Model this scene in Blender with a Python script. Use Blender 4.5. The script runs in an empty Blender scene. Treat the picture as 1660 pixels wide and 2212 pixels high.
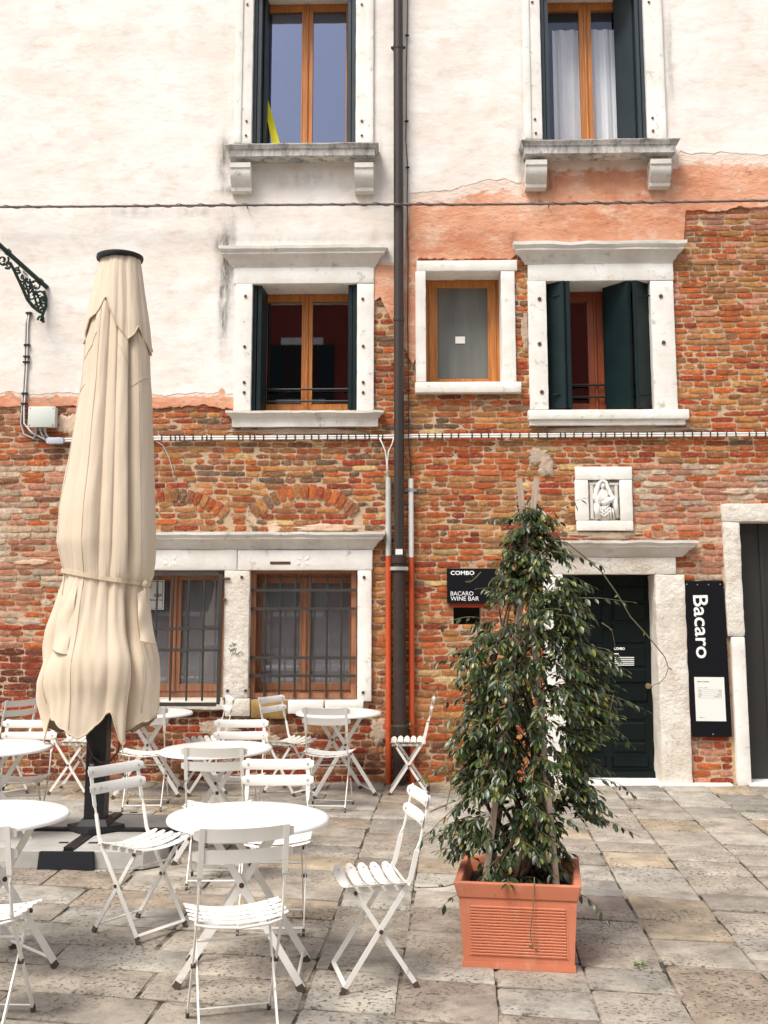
import bpy, bmesh, math, random
from mathutils import Vector, Matrix, noise
sc = bpy.context.scene
RND = random.Random(11)
RAD = math.radians

# ------------------------------------------------------------------ camera
F, PW, PH, CX, CY = 2393.0, 1660.0, 2212.0, 830.0, 929.0
PITCH, YAW, HC, DC = RAD(8.5), RAD(1.6), 1.75, 10.83
CAM = Vector((0, -DC, HC))
RIGHT = Vector((math.cos(YAW), math.sin(YAW), 0))
FWH = Vector((-math.sin(YAW), math.cos(YAW), 0))
FWD = FWH * math.cos(PITCH) + Vector((0, 0, math.sin(PITCH)))
UPV = FWH * -math.sin(PITCH) + Vector((0, 0, math.cos(PITCH)))
cam_data = bpy.data.cameras.new('camera')
cam = bpy.data.objects.new('camera', cam_data)
sc.collection.objects.link(cam)
m = Matrix((RIGHT, UPV, -FWD)).transposed().to_4x4()
m.translation = CAM
cam.matrix_world = m
cam_data.sensor_fit = 'VERTICAL'
cam_data.sensor_height = 36.0
cam_data.lens = F / PH * 36.0
cam_data.shift_y = -(PH / 2 - CY) / PH
cam_data.clip_end = 500
sc.camera = cam

# ------------------------------------------------------------------ light
SUN_EL, SUN_AZ = RAD(56), RAD(216)      # azimuth clockwise from +Y (the wall's far side)
world = bpy.data.worlds.new('World')
sc.world = world
world.use_nodes = True
wn = world.node_tree
bgn = wn.nodes['Background']
sky = wn.nodes.new('ShaderNodeTexSky')
sky.sky_type = 'NISHITA'
sky.sun_disc = False
sky.sun_elevation = SUN_EL
sky.sun_rotation = SUN_AZ
sky.air_density = 1.0
sky.dust_density = 3.0
sky.ozone_density = 1.0
hsv = wn.nodes.new('ShaderNodeHueSaturation')   # thin overcast: most of the blue is gone
hsv.inputs['Saturation'].default_value = 0.42
wn.links.new(sky.outputs[0], hsv.inputs['Color'])
wn.links.new(hsv.outputs[0], bgn.inputs['Color'])
bgn.inputs['Strength'].default_value = 0.115
sun_data = bpy.data.lights.new('sun', 'SUN')
sun_data.energy = 1.5
sun_data.angle = RAD(20)
sun_data.color = (1.0, 0.945, 0.86)
sun = bpy.data.objects.new('sun', sun_data)
sc.collection.objects.link(sun)
sd = Vector((math.sin(SUN_AZ) * math.cos(SUN_EL), math.cos(SUN_AZ) * math.cos(SUN_EL), math.sin(SUN_EL)))
sun.rotation_euler = (-sd).to_track_quat('-Z', 'Y').to_euler()
sc.view_settings.view_transform = 'Standard'
sc.view_settings.look = 'None'
sc.view_settings.exposure = 0.98
sc.view_settings.gamma = 1.0
sc.view_settings.use_curve_mapping = False

# ------------------------------------------------------------------ rays
def ray(px, py):
    return (RIGHT * ((px - CX) / F) - UPV * ((py - CY) / F) + FWD)
def W(px, py, Y=0.0):
    d = ray(px, py); t = (Y - CAM.y) / d.y
    return CAM + d * t
def G(px, py, Z=0.0):
    d = ray(px, py); t = (Z - CAM.z) / d.z
    return CAM + d * t
def CG(x, z, h=0.0):                      # ground frame of the survey: x across, z away from the lens
    p = CAM + RIGHT * x + FWH * (z + .26); p.z = h
    return p
def AT(px, py, z):                        # point on the ray at ground distance z
    d = ray(px, py); t = (z + .26) / d.dot(FWH)
    return CAM + d * t
def PROJ(p):
    v = Vector(p) - CAM; d = v.dot(FWD)
    if d < .1: return (-9999, -9999)
    return (CX + F * v.dot(RIGHT) / d, CY - F * v.dot(UPV) / d)
def rect(px0, py0, px1, py1, Y=0.0):
    xm, ym = (px0 + px1) / 2, (py0 + py1) / 2
    return (W(px0, ym, Y).x, W(px1, ym, Y).x, W(xm, py1, Y).z, W(xm, py0, Y).z)   # x0,x1,z0,z1
def lerp_table(t, x):
    if x <= t[0][0]: return t[0][1]
    for (a, b), (c, d) in zip(t, t[1:]):
        if x <= c: return b + (d - b) * (x - a) / max(1e-9, c - a)
    return t[-1][1]
def fbm(x, y, z=0.0, o=4):
    return noise.fractal(Vector((x, y, z)), 0.9, 2.0, o)

# ------------------------------------------------------------------ materials
def new_mat(name):
    mt = bpy.data.materials.new(name); mt.use_nodes = True
    nt = mt.node_tree
    return mt, nt, nt.nodes['Principled BSDF']
def N(nt, t, **kw):
    n = nt.nodes.new(t)
    for k, v in kw.items():
        if k in n.inputs: n.inputs[k].default_value = v
        else: setattr(n, k, v)
    return n
def pos(nt, scale=(1, 1, 1)):
    g = N(nt, 'ShaderNodeNewGeometry'); mp = N(nt, 'ShaderNodeMapping')
    mp.inputs['Scale'].default_value = scale
    nt.links.new(g.outputs['Position'], mp.inputs['Vector'])
    return mp.outputs[0]
def tex(nt, vec, scale, detail=5, rough=.6, kind='noise'):
    if kind == 'vor':
        n = N(nt, 'ShaderNodeTexVoronoi'); n.inputs['Scale'].default_value = scale
        nt.links.new(vec, n.inputs['Vector']); return n.outputs['Distance']
    n = N(nt, 'ShaderNodeTexNoise')
    n.inputs['Scale'].default_value = scale; n.inputs['Detail'].default_value = detail; n.inputs['Roughness'].default_value = rough
    nt.links.new(vec, n.inputs['Vector'])
    return n.outputs['Fac']
def ramp(nt, fac, a, b, ca=(0, 0, 0, 1), cb=(1, 1, 1, 1)):
    r = N(nt, 'ShaderNodeValToRGB')
    r.color_ramp.elements[0].position = a; r.color_ramp.elements[1].position = b
    r.color_ramp.elements[0].color = ca; r.color_ramp.elements[1].color = cb
    nt.links.new(fac, r.inputs[0]); return r.outputs[0]
def mix(nt, fac, a, b, mode='MIX'):
    n = N(nt, 'ShaderNodeMix', data_type='RGBA', blend_type=mode)
    for sock, v in ((n.inputs[0], fac), (n.inputs[6], a), (n.inputs[7], b)):
        if hasattr(v, 'default_value') or hasattr(v, 'is_linked'): nt.links.new(v, sock)
        elif isinstance(v, (int, float)): sock.default_value = v
        else: sock.default_value = (*v, 1) if len(v) == 3 else v
    return n.outputs[2]
def bump(nt, bs, h, strength, dist=.01, prev=None):
    b = N(nt, 'ShaderNodeBump'); b.inputs['Strength'].default_value = strength; b.inputs['Distance'].default_value = dist
    nt.links.new(h, b.inputs['Height'])
    if prev is not None: nt.links.new(prev, b.inputs['Normal'])
    nt.links.new(b.outputs[0], bs.inputs['Normal']); return b.outputs[0]
def simple(name, col, rough=.5, metal=0.0, var=.12, scale=8, bmp=.1, bscale=60, spec=.5, stretch=(1, 1, 1), dirt=None, dirt_at=(.6, .75)):
    mt, nt, bs = new_mat(name)
    p = pos(nt, stretch)
    f = tex(nt, p, scale)
    c = mix(nt, f, [max(0, x * (1 - var * 2)) for x in col], [min(1, x * (1 + var * 1.2)) for x in col])
    if dirt: c = mix(nt, ramp(nt, tex(nt, p, scale * .8, 8, .7), *dirt_at), c, dirt)
    nt.links.new(c, bs.inputs['Base Color'])
    bs.inputs['Roughness'].default_value = rough; bs.inputs['Metallic'].default_value = metal
    bs.inputs['Specular IOR Level'].default_value = spec
    if bmp: bump(nt, bs, tex(nt, p, bscale), bmp, .006)
    return mt

def brick_material():
    mt, nt, bs = new_mat('brick')
    a = N(nt, 'ShaderNodeAttribute', attribute_name='Col')
    p = pos(nt)
    n1 = tex(nt, p, 26, 6, .7); n2 = tex(nt, pos(nt, (1, 1, 1.6)), 9, 5, .65)
    c = mix(nt, 1.0, a.outputs['Color'], ramp(nt, n1, .28, .72, (.45, .42, .40, 1), (1.5, 1.45, 1.4, 1)), 'MULTIPLY')
    c = mix(nt, ramp(nt, n2, .56, .72, (0, 0, 0, 1), (.5, .5, .5, 1)), c, (.58, .31, .14))      # lime bloom
    c = mix(nt, ramp(nt, tex(nt, p, 55, 5, .7), .58, .66, (0, 0, 0, 1), (.75, .75, .75, 1)), c, (.68, .48, .30))
    c = mix(nt, ramp(nt, tex(nt, p, 17, 6, .7), .32, .40, (.85, .85, .85, 1), (0, 0, 0, 1)), c, (.05, .03, .022))
    nt.links.new(c, bs.inputs['Base Color']); bs.inputs['Roughness'].default_value = .92
    b1 = bump(nt, bs, tex(nt, p, 40, 8, .75), .9, .012)
    bump(nt, bs, tex(nt, p, 120, 4, .7), .5, .004, b1)
    return mt
def mortar_material():
    mt, nt, bs = new_mat('mortar')
    p = pos(nt)
    c = mix(nt, tex(nt, p, 6), (.44, .28, .155), (.78, .60, .42))
    c = mix(nt, ramp(nt, tex(nt, p, 14, 7, .7), .57, .64, (0, 0, 0, 1), (.85, .85, .85, 1)), c, (.12, .065, .04))
    nt.links.new(c, bs.inputs['Base Color']); bs.inputs['Roughness'].default_value = .95
    bump(nt, bs, tex(nt, p, 45, 8, .75), 1, .02)
    return mt
def plaster_material(name, base, lo, stain, salmon=False):
    mt, nt, bs = new_mat(name)
    p = pos(nt, (1, 1, 1.7))
    c = mix(nt, ramp(nt, tex(nt, p, 1.3, 6, .62), .38, .60), lo, base)
    c = mix(nt, ramp(nt, tex(nt, p, 4.2, 7, .68), .52, .72, (0, 0, 0, 1), (.6, .6, .6, 1)), c, stain)
    if salmon:
        c = mix(nt, ramp(nt, tex(nt, p, 2.2, 7, .7), .52, .62, (0, 0, 0, 1), (.8, .8, .8, 1)), c, (.80, .54, .40))
        c = mix(nt, ramp(nt, tex(nt, p, 8, 7, .7), .60, .66, (0, 0, 0, 1), (.8, .8, .8, 1)), c, (.44, .17, .085))
    a = N(nt, 'ShaderNodeAttribute', attribute_name='Col')       # red: soot and run-off stains; green: remnants of white coat
    sp = N(nt, 'ShaderNodeSeparateColor'); nt.links.new(a.outputs['Color'], sp.inputs[0])
    if salmon:
        mm = N(nt, 'ShaderNodeMath', operation='MULTIPLY_ADD'); mm.inputs[1].default_value = 1.0; nt.links.new(sp.outputs[1], mm.inputs[0])
        nn = N(nt, 'ShaderNodeMath', operation='SUBTRACT'); nt.links.new(tex(nt, p, 7, 8, .72), nn.inputs[0]); nn.inputs[1].default_value = .5
        nt.links.new(nn.outputs[0], mm.inputs[2])
        c = mix(nt, ramp(nt, mm.outputs[0], .42, .55, (0, 0, 0, 1), (.85, .85, .85, 1)), c, (.82, .70, .60))
    g = mix(nt, 1.0, sp.outputs[0], ramp(nt, tex(nt, pos(nt, (3, 3, .8)), 5, 7, .7), .28, .62), 'MULTIPLY')
    c = mix(nt, g, c, (.05, .042, .035) if not salmon else (.20, .07, .035))
    cr = tex(nt, pos(nt, (1, 1, 1.7)), 3.2 if not salmon else 6, 8, .62 if not salmon else .68)
    nt.links.new(c, bs.inputs['Base Color']); bs.inputs['Roughness'].default_value = .93
    b1 = bump(nt, bs, cr, .45 if not salmon else .9, .03)
    bump(nt, bs, tex(nt, p, 60, 5, .7), .3, .004, b1)
    return mt
def stone_material(name, base, lo, grime, gpos, bstr=.5, bsc=18, bd=.012, streak=1.0):
    mt, nt, bs = new_mat(name)
    p = pos(nt)
    c = mix(nt, ramp(nt, tex(nt, p, 3, 6, .65), .35, .65), lo, base)
    c = mix(nt, ramp(nt, tex(nt, pos(nt, (1, 1, streak)), 9, 8, .72), *gpos), c, grime)
    nt.links.new(c, bs.inputs['Base Color']); bs.inputs['Roughness'].default_value = .85
    b1 = bump(nt, bs, tex(nt, p, bsc, 8, .7), bstr, bd)
    bump(nt, bs, tex(nt, p, 90, 4, .7), .25, .004, b1)
    return mt
def paver_material():
    mt, nt, bs = new_mat('paver_stone')
    a = N(nt, 'ShaderNodeAttribute', attribute_name='Col')
    p = pos(nt)
    c = mix(nt, 1.0, a.outputs['Color'], ramp(nt, tex(nt, p, 5, 7, .7), .28, .72, (.52, .50, .47, 1), (1.4, 1.38, 1.34, 1)), 'MULTIPLY')
    c = mix(nt, ramp(nt, tex(nt, pos(nt), 2.3, 6, .7), .52, .70, (0, 0, 0, 1), (.6, .6, .6, 1)), c, (.56, .48, .37))
    c = mix(nt, ramp(nt, tex(nt, pos(nt), 11, 6, .75), .57, .66, (0, 0, 0, 1), (.55, .55, .55, 1)), c, (.12, .095, .065))
    pits = ramp(nt, tex(nt, p, 46, 3, .6), .565, .63, (0, 0, 0, 1), (1, 1, 1, 1))
    rough_zone = ramp(nt, tex(nt, pos(nt), 1.9, 3, .5), .42, .54)
    pz = mix(nt, 1.0, pits, rough_zone, 'MULTIPLY')
    c = mix(nt, mix(nt, 1.0, pz, (.85, .85, .85), 'MULTIPLY'), c, (.075, .058, .038))
    c = mix(nt, ramp(nt, tex(nt, p, 75, 4, .7), .56, .70, (0, 0, 0, 1), (.45, .45, .45, 1)), c, (.13, .11, .085))
    nt.links.new(c, bs.inputs['Base Color']); bs.inputs['Roughness'].default_value = .8
    b1 = bump(nt, bs, tex(nt, p, 26, 8, .75), .55, .012)
    inv = ramp(nt, pz, 0, 1, (1, 1, 1, 1), (0, 0, 0, 1))
    bump(nt, bs, inv, .7, .006, b1)
    return mt
def wood_material(name, a, b, rough=.45):
    mt, nt, bs = new_mat(name)
    p = pos(nt, (30, 30, 1.6))
    c = mix(nt, ramp(nt, tex(nt, p, 2, 6, .65), .3, .7), a, b)
    nt.links.new(c, bs.inputs['Base Color']); bs.inputs['Roughness'].default_value = rough
    bump(nt, bs, tex(nt, p, 4), .15, .004)
    return mt
def glass_material(name, tint, refl, haze=None, gcol=(.95, .96, 1)):
    mt, nt, bs = new_mat(name)
    out = nt.nodes['Material Output']
    tr = N(nt, 'ShaderNodeBsdfTransparent'); tr.inputs[0].default_value = (*tint, 1)
    gl = N(nt, 'ShaderNodeBsdfGlossy'); gl.inputs['Roughness'].default_value = .015
    gl.inputs['Color'].default_value = (*gcol, 1)
    lw = N(nt, 'ShaderNodeLayerWeight'); fr = N(nt, 'ShaderNodeMath', operation='POWER'); fr.inputs[1].default_value = 5.0; nt.links.new(lw.outputs['Facing'], fr.inputs[0])
    mth = N(nt, 'ShaderNodeMath', operation='MULTIPLY_ADD'); mth.inputs[1].default_value = .9; mth.inputs[2].default_value = refl * .6 + .04
    nt.links.new(fr.outputs[0], mth.inputs[0])
    ms = N(nt, 'ShaderNodeMixShader')
    nt.links.new(mth.outputs[0], ms.inputs[0])
    base = tr.outputs[0]
    if haze:
        df = N(nt, 'ShaderNodeBsdfDiffuse'); df.inputs[0].default_value = (*haze[0], 1)
        m2 = N(nt, 'ShaderNodeMixShader')
        nt.links.new(ramp(nt, tex(nt, pos(nt, (4, 4, .5)), 2, 5), .2, .8, (haze[1] * .6,) * 3 + (1,), (haze[1],) * 3 + (1,)), m2.inputs[0])
        nt.links.new(tr.outputs[0], m2.inputs[1]); nt.links.new(df.outputs[0], m2.inputs[2]); base = m2.outputs[0]
    nt.links.new(base, ms.inputs[1]); nt.links.new(gl.outputs[0], ms.inputs[2])
    nt.links.new(ms.outputs[0], out.inputs['Surface'])
    return mt
def cloth_material(name, col, translucent=0.0, rough=.9):
    mt, nt, bs = new_mat(name)
    p = pos(nt)
    c = mix(nt, tex(nt, p, 2.5, 5), [x * .88 for x in col], [min(1, x * 1.08) for x in col])
    nt.links.new(c, bs.inputs['Base Color']); bs.inputs['Roughness'].default_value = rough
    bs.inputs['Sheen Weight'].default_value = .15
    b1 = bump(nt, bs, tex(nt, pos(nt, (1, 1, .22)), 7, 5, .6), .14, .03)
    bump(nt, bs, tex(nt, p, 400, 2), .1, .001, b1)
    if translucent:
        out = nt.nodes['Material Output']; t = N(nt, 'ShaderNodeBsdfTranslucent'); ms = N(nt, 'ShaderNodeMixShader')
        ms.inputs[0].default_value = translucent; nt.links.new(c, t.inputs[0])
        nt.links.new(bs.outputs[0], ms.inputs[1]); nt.links.new(t.outputs[0], ms.inputs[2]); nt.links.new(ms.outputs[0], out.inputs[0])
    return mt
def leaf_material(name):
    mt, nt, bs = new_mat(name)
    a = N(nt, 'ShaderNodeAttribute', attribute_name='Col')
    oi = N(nt, 'ShaderNodeObjectInfo')
    c = mix(nt, 1.0, a.outputs['Color'], ramp(nt, tex(nt, pos(nt), 14, 3), .3, .7, (.6, .65, .6, 1), (1.4, 1.3, 1.2, 1)), 'MULTIPLY')
    c = mix(nt, 1.0, c, oi.outputs['Color'], 'MULTIPLY')
    nt.links.new(c, bs.inputs['Base Color']); bs.inputs['Roughness'].default_value = .33
    bs.inputs['Specular IOR Level'].default_value = .6
    out = nt.nodes['Material Output']; t = N(nt, 'ShaderNodeBsdfTranslucent'); ms = N(nt, 'ShaderNodeMixShader')
    ms.inputs[0].default_value = .18; nt.links.new(c, t.inputs[0])
    nt.links.new(bs.outputs[0], ms.inputs[1]); nt.links.new(t.outputs[0], ms.inputs[2]); nt.links.new(ms.outputs[0], out.inputs[0])
    return mt

M = {}
M['brick'] = brick_material()
M['mortar'] = mortar_material()
M['white_plaster'] = plaster_material('white_plaster', (.85, .81, .755), (.77, .70, .625), (.64, .51, .41))
M['salmon_plaster'] = plaster_material('salmon_plaster', (.74, .38, .235), (.62, .25, .13), (.78, .55, .42), True)
M['stone'] = stone_material('white_stone', (.86, .84, .79), (.74, .70, .63), (.30, .26, .21), (.58, .70, (0, 0, 0, 1), (.65, .65, .65, 1)))
M['stone_sooty'] = stone_material('sooty_stone', (.70, .68, .64), (.42, .41, .39), (.075, .07, .065), (.47, .66, (0, 0, 0, 1), (.9, .9, .9, 1)), .6, 22, .012, .45)
M['stone_moulded'] = stone_material('moulded_stone', (.74, .71, .65), (.58, .54, .48), (.18, .15, .12), (.58, .72, (0, 0, 0, 1), (.75, .75, .75, 1)))
M['stone_rough'] = stone_material('rough_stone', (.84, .80, .72), (.66, .58, .48), (.42, .31, .20), (.58, .68, (0, 0, 0, 1), (.6, .6, .6, 1)), .75, 13, .04)
M['paver'] = paver_material()
M['bed'] = simple('joint_mortar', (.38, .32, .25), .95, var=.3, scale=5, bmp=.6, bscale=50, dirt=(.03, .026, .016), dirt_at=(.42, .56))
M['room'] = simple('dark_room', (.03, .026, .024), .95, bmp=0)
M['wood'] = wood_material('orange_wood', (.34, .105, .022), (.62, .25, .06))
M['wood_red'] = wood_material('red_wood', (.20, .042, .014), (.36, .085, .022))
M['wood_brown'] = wood_material('brown_wood', (.21, .085, .042), (.40, .185, .095))
M['shutter'] = simple('dark_green_paint', (.006, .017, .018), .42, var=.3, scale=5, bmp=.06, bscale=30, spec=.3)
M['shutter_blue'] = simple('slate_green_paint', (.028, .042, .050), .45, var=.25, scale=5, bmp=.06, bscale=30)
M['door_paint'] = simple('bottle_green_paint', (.0025, .0075, .0075), .42, var=.3, scale=4, bmp=.08, bscale=25, spec=.22)
M['door_grey'] = simple('charcoal_paint', (.030, .029, .026), .5, var=.1, bmp=.04)
M['glass'] = glass_material('window_glass', (.80, .80, .80), .16)
M['glass_curtain'] = glass_material('curtained_window_glass', (1, 1, 1), .0, None, (.70, .77, 1.0))
M['glass_sky'] = glass_material('upper_window_glass', (.55, .58, .70), .27, None, (.70, .77, 1.0))
M['glass_dust_reflection'] = glass_material('dusty_reflection_glass', (.8, .8, .8), .10, ((.30, .30, .32), .5))  # diffuse grey for dust and the mirrored square, put into the glass colour
M['glass_frosted'] = glass_material('frosted_glass', (.5, .52, .5), .05, ((.30, .32, .30), .62))
M['curtain'] = cloth_material('white_curtain', (.90, .93, .95), .2)
M['iron'] = simple('black_iron', (.012, .012, .013), .45, metal=.3, bmp=.15)
M['grille'] = simple('weathered_grille_iron', (.055, .048, .042), .6, metal=.3, var=.25, bmp=.3)
M['iron_green'] = simple('green_cast_iron', (.010, .036, .028), .42, var=.3, bmp=.25, bscale=90)
M['pipe_brown'] = simple('brown_pipe_enamel', (.040, .027, .021), .42, var=.18, scale=3, stretch=(1, 1, .15), bmp=.05)
M['pipe_iron'] = simple('rusty_cast_iron', (.038, .020, .014), .7, var=.4, scale=12, bmp=.6, bscale=70)
M['orange'] = simple('orange_pipe_paint', (.56, .085, .020), .45, var=.12, scale=6, bmp=.1)
M['pvc_white'] = simple('white_pvc', (.78, .76, .72), .5, var=.06, bmp=.03)
M['pvc_grey'] = simple('grey_pvc', (.52, .52, .49), .6, var=.14, scale=10, bmp=.1)
M['zinc'] = simple('zinc_clamp', (.50, .50, .47), .45, metal=.6, bmp=.1)
M['box_grey'] = simple('pale_grey_plastic', (.62, .65, .59), .5, var=.05, bmp=.02)
M['box_blue'] = simple('pale_blue_plastic', (.50, .53, .62), .5, var=.05, bmp=.02)
M['cable_dark'] = simple('dark_cable_sheath', (.05, .035, .03), .6, bmp=.1)
M['cable_lead'] = simple('lead_grey_cable', (.16, .125, .11), .6, var=.2, bmp=.2)
M['black'] = simple('black_signboard', (.004, .004, .006), .55, var=.05, bmp=.03, spec=.2)
M['white_print'] = simple('white_print', (.88, .88, .86), .6, var=.02, bmp=0)
M['grey_print'] = simple('grey_print', (.16, .16, .16), .7, var=.02, bmp=0)
M['pale_print'] = simple('pale_grey_print', (.50, .50, .48), .7, var=.02, bmp=0)
M['black_print'] = simple('black_print', (.02, .02, .02), .7, var=.02, bmp=0)
M['paper'] = simple('white_paper', (.80, .79, .74), .7, var=.03, bmp=0)
M['sign_grey'] = simple('dim_white_sheet', (.62, .61, .57), .6, var=.06, bmp=0)
M['yellow'] = simple('bright_yellow_card', (.85, .78, .005), .6, var=.02, bmp=0)
M['pencil_tip'] = simple('pale_orange_card', (.80, .48, .22), .6, var=.02, bmp=0)
M['white_metal'] = simple('white_enamel', (.80, .775, .72), .4, var=.05, scale=9, bmp=.03, dirt=(.42, .33, .24), dirt_at=(.63, .71))
M['table_white'] = simple('white_table_enamel', (.83, .815, .775), .32, var=.04, scale=4, bmp=.02, dirt=(.62, .57, .49), dirt_at=(.66, .80))
M['rubber'] = simple('brown_rubber', (.085, .065, .05), .7, bmp=.1)
M['rust'] = simple('rusty_rivet', (.12, .055, .03), .6, metal=.4, bmp=.2)
M['canvas'] = cloth_material('beige_canvas', (.66, .545, .41))
M['seam'] = cloth_material('beige_webbing', (.60, .48, .335))
M['parasol_pole'] = simple('matt_black_pole', (.008, .008, .009), .45, bmp=.05)
M['slab'] = stone_material('pale_concrete', (.50, .48, .44), (.36, .345, .315), (.22, .21, .19), (.62, .78, (0, 0, 0, 1), (.5, .5, .5, 1)), .35, 40, .006)
M['mat_black'] = simple('dark_navy_rubber', (.007, .008, .013), .75, bmp=.3, bscale=40)
M['terracotta'] = stone_material('faded_terracotta', (.62, .215, .12), (.54, .17, .085), (.66, .42, .31), (.54, .72, (0, 0, 0, 1), (.55, .55, .55, 1)), .2, 40, .006, .4)
M['soil'] = simple('potting_soil', (.035, .024, .016), 1, var=.5, scale=30, bmp=1, bscale=60)
M['stake'] = wood_material('weathered_stake', (.30, .22, .16), (.52, .42, .33), .8)
M['bark'] = simple('brown_vine_bark', (.11, .07, .045), .85, var=.3, bmp=.4)
M['twig'] = simple('green_twig', (.17, .15, .07), .7, var=.3, bmp=.1)
M['leaf'] = leaf_material('glossy_leaf')
M['bulb_glass'] = glass_material('clear_bulb', (.93, .93, .92), .10)
M['brass'] = simple('worn_brass', (.42, .30, .17), .4, metal=.8, bmp=.3)
M['red_render'] = simple('red_render', (.26, .045, .030), .9, var=.2, scale=1.2, bmp=.3, bscale=8)
M['roof'] = simple('roof_tile', (.30, .13, .08), .9, var=.3, bmp=.4)
M['cement'] = stone_material('beige_cement', (.56, .44, .33), (.44, .33, .23), (.30, .19, .12), (.55, .66, (0, 0, 0, 1), (.7, .7, .7, 1)), .9, 16, .03)
M['lime'] = stone_material('lime_wash', (.74, .56, .42), (.62, .42, .28), (.48, .24, .14), (.52, .62, (0, 0, 0, 1), (.8, .8, .8, 1)), .9, 18, .025)

# ------------------------------------------------------------------ mesh builder
ORG = {}
class MB:
    def __init__(s): s.v = []; s.f = []; s.c = []; s.col = None
    def add(s, vs, fs):
        o = len(s.v); s.v.extend(Vector(v) for v in vs); s.f.extend([tuple(i + o for i in f) for f in fs])
        if s.col is not None: s.c.extend([s.col] * len(vs))
        return s
    def box(s, x0, x1, y0, y1, z0, z1):
        return s.add([(x0, y0, z0), (x1, y0, z0), (x1, y1, z0), (x0, y1, z0), (x0, y0, z1), (x1, y0, z1), (x1, y1, z1), (x0, y1, z1)],
                     [(0, 3, 2, 1), (4, 5, 6, 7), (0, 1, 5, 4), (1, 2, 6, 5), (2, 3, 7, 6), (3, 0, 4, 7)])
    def hexa(s, b, t):      # 4 bottom, 4 top points
        return s.add(list(b) + list(t), [(0, 3, 2, 1), (4, 5, 6, 7), (0, 1, 5, 4), (1, 2, 6, 5), (2, 3, 7, 6), (3, 0, 4, 7)])
    def sweep(s, path, prof, side=None, caps=True, scale=None):
        # prof: list of (a,b) in (side, up2) of the path frame
        path = [Vector(p) for p in path]; n = len(prof); vs = []; fs = []
        prev = None
        for i, p in enumerate(path):
            t = (path[min(i + 1, len(path) - 1)] - path[max(i - 1, 0)]).normalized()
            if side is not None:
                a = Vector(side if not callable(side) else side(i)); a = (a - t * a.dot(t)).normalized()
            elif prev is None:
                a = t.orthogonal().normalized()
            else:
                a = (prev - t * prev.dot(t)).normalized()
            prev = a; b = t.cross(a); k = 1 if scale is None else scale[i]
            vs += [p + a * (q[0] * k) + b * (q[1] * k) for q in prof]
        for i in range(len(path) - 1):
            for j in range(n):
                fs.append((i * n + j, i * n + (j + 1) % n, (i + 1) * n + (j + 1) % n, (i + 1) * n + j))
        if caps:
            fs.append(tuple(range(n - 1, -1, -1))); fs.append(tuple((len(path) - 1) * n + j for j in range(n)))
        return s.add(vs, fs)
    def tube(s, path, r, n=8, scale=None, caps=True):
        return s.sweep(path, [(r * math.cos(2 * math.pi * k / n), r * math.sin(2 * math.pi * k / n)) for k in range(n)], scale=scale, caps=caps)
    def bar(s, path, w, t, side):
        return s.sweep(path, [(-w / 2, -t / 2), (w / 2, -t / 2), (w / 2, t / 2), (-w / 2, t / 2)], side=side)
    def disc(s, c, axis, r, h, n=14):
        axis = Vector(axis).normalized()
        return s.tube([Vector(c), Vector(c) + axis * h], r, n)
    def lathe(s, c, prof, n=32):
        vs = []; fs = []
        for r, z in prof:
            for k in range(n):
                a = 2 * math.pi * k / n; vs.append((c[0] + r * math.cos(a), c[1] + r * math.sin(a), c[2] + z))
        for i in range(len(prof) - 1):
            for k in range(n):
                fs.append((i * n + k, i * n + (k + 1) % n, (i + 1) * n + (k + 1) % n, (i + 1) * n + k))
        fs.append(tuple(range(n - 1, -1, -1))); fs.append(tuple((len(prof) - 1) * n + k for k in range(n)))
        return s.add(vs, fs)
    def bm(s, b):
        vs = [v.co.copy() for v in b.verts]; b.verts.index_update()
        s.add(vs, [tuple(v.index for v in f.verts) for f in b.faces]); b.free(); return s
    def stone(s, x0, x1, y0, y1, z0, z1, bev=.008, jit=.003, seg=.1, fr=9.0, chip=0.0):
        b = bmesh.new(); bmesh.ops.create_cube(b, size=1)
        for v in b.verts:
            v.co = Vector((x0 + (v.co.x + .5) * (x1 - x0), y0 + (v.co.y + .5) * (y1 - y0), z0 + (v.co.z + .5) * (z1 - z0)))
        bev = min(bev, .3 * min(abs(x1 - x0), abs(y1 - y0), abs(z1 - z0)))
        if bev > 0: bmesh.ops.bevel(b, geom=list(b.edges), offset=bev, segments=2, affect='EDGES', profile=.5)
        for ax, (a, c) in enumerate(((x0, x1), (y0, y1), (z0, z1))):
            k = int(abs(c - a) / seg)
            for i in range(1, k + 1):
                co = Vector((0, 0, 0)); no = Vector((0, 0, 0)); co[ax] = a + (c - a) * i / (k + 1); no[ax] = 1
                bmesh.ops.bisect_plane(b, geom=list(b.verts) + list(b.edges) + list(b.faces), plane_co=co, plane_no=no)
        if jit:
            for v in b.verts:
                n = noise.noise_vector(v.co * fr) * jit
                if chip:
                    k = max(0, noise.noise(v.co * 5.0 + Vector((3, 7, 1))) - .25) * chip
                    cc = Vector(((x0 + x1) / 2, v.co.y, (z0 + z1) / 2)); n += (cc - v.co).normalized() * k
                v.co += n
        return s.bm(b)
    def build(s, name, mat=None, parent=None, smooth=False, kind=None, angle=None):
        me = bpy.data.meshes.new(name)
        c = Vector((0, 0, 0))
        if parent is not None or True:
            lo = [min(v[i] for v in s.v) for i in range(3)]; hi = [max(v[i] for v in s.v) for i in range(3)]
            c = Vector([(a + b) / 2 for a, b in zip(lo, hi)])
            if parent is None: c.z = lo[2]
        me.from_pydata([tuple(v - c) for v in s.v], [], s.f); me.update()
        if len(s.c) == len(s.v) and s.c:
            at = me.attributes.new('Col', 'FLOAT_COLOR', 'POINT')
            at.data.foreach_set('color', [x for q in s.c for x in (q[0], q[1], q[2], 1.0)])
        o = bpy.data.objects.new(name, me); sc.collection.objects.link(o)
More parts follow.
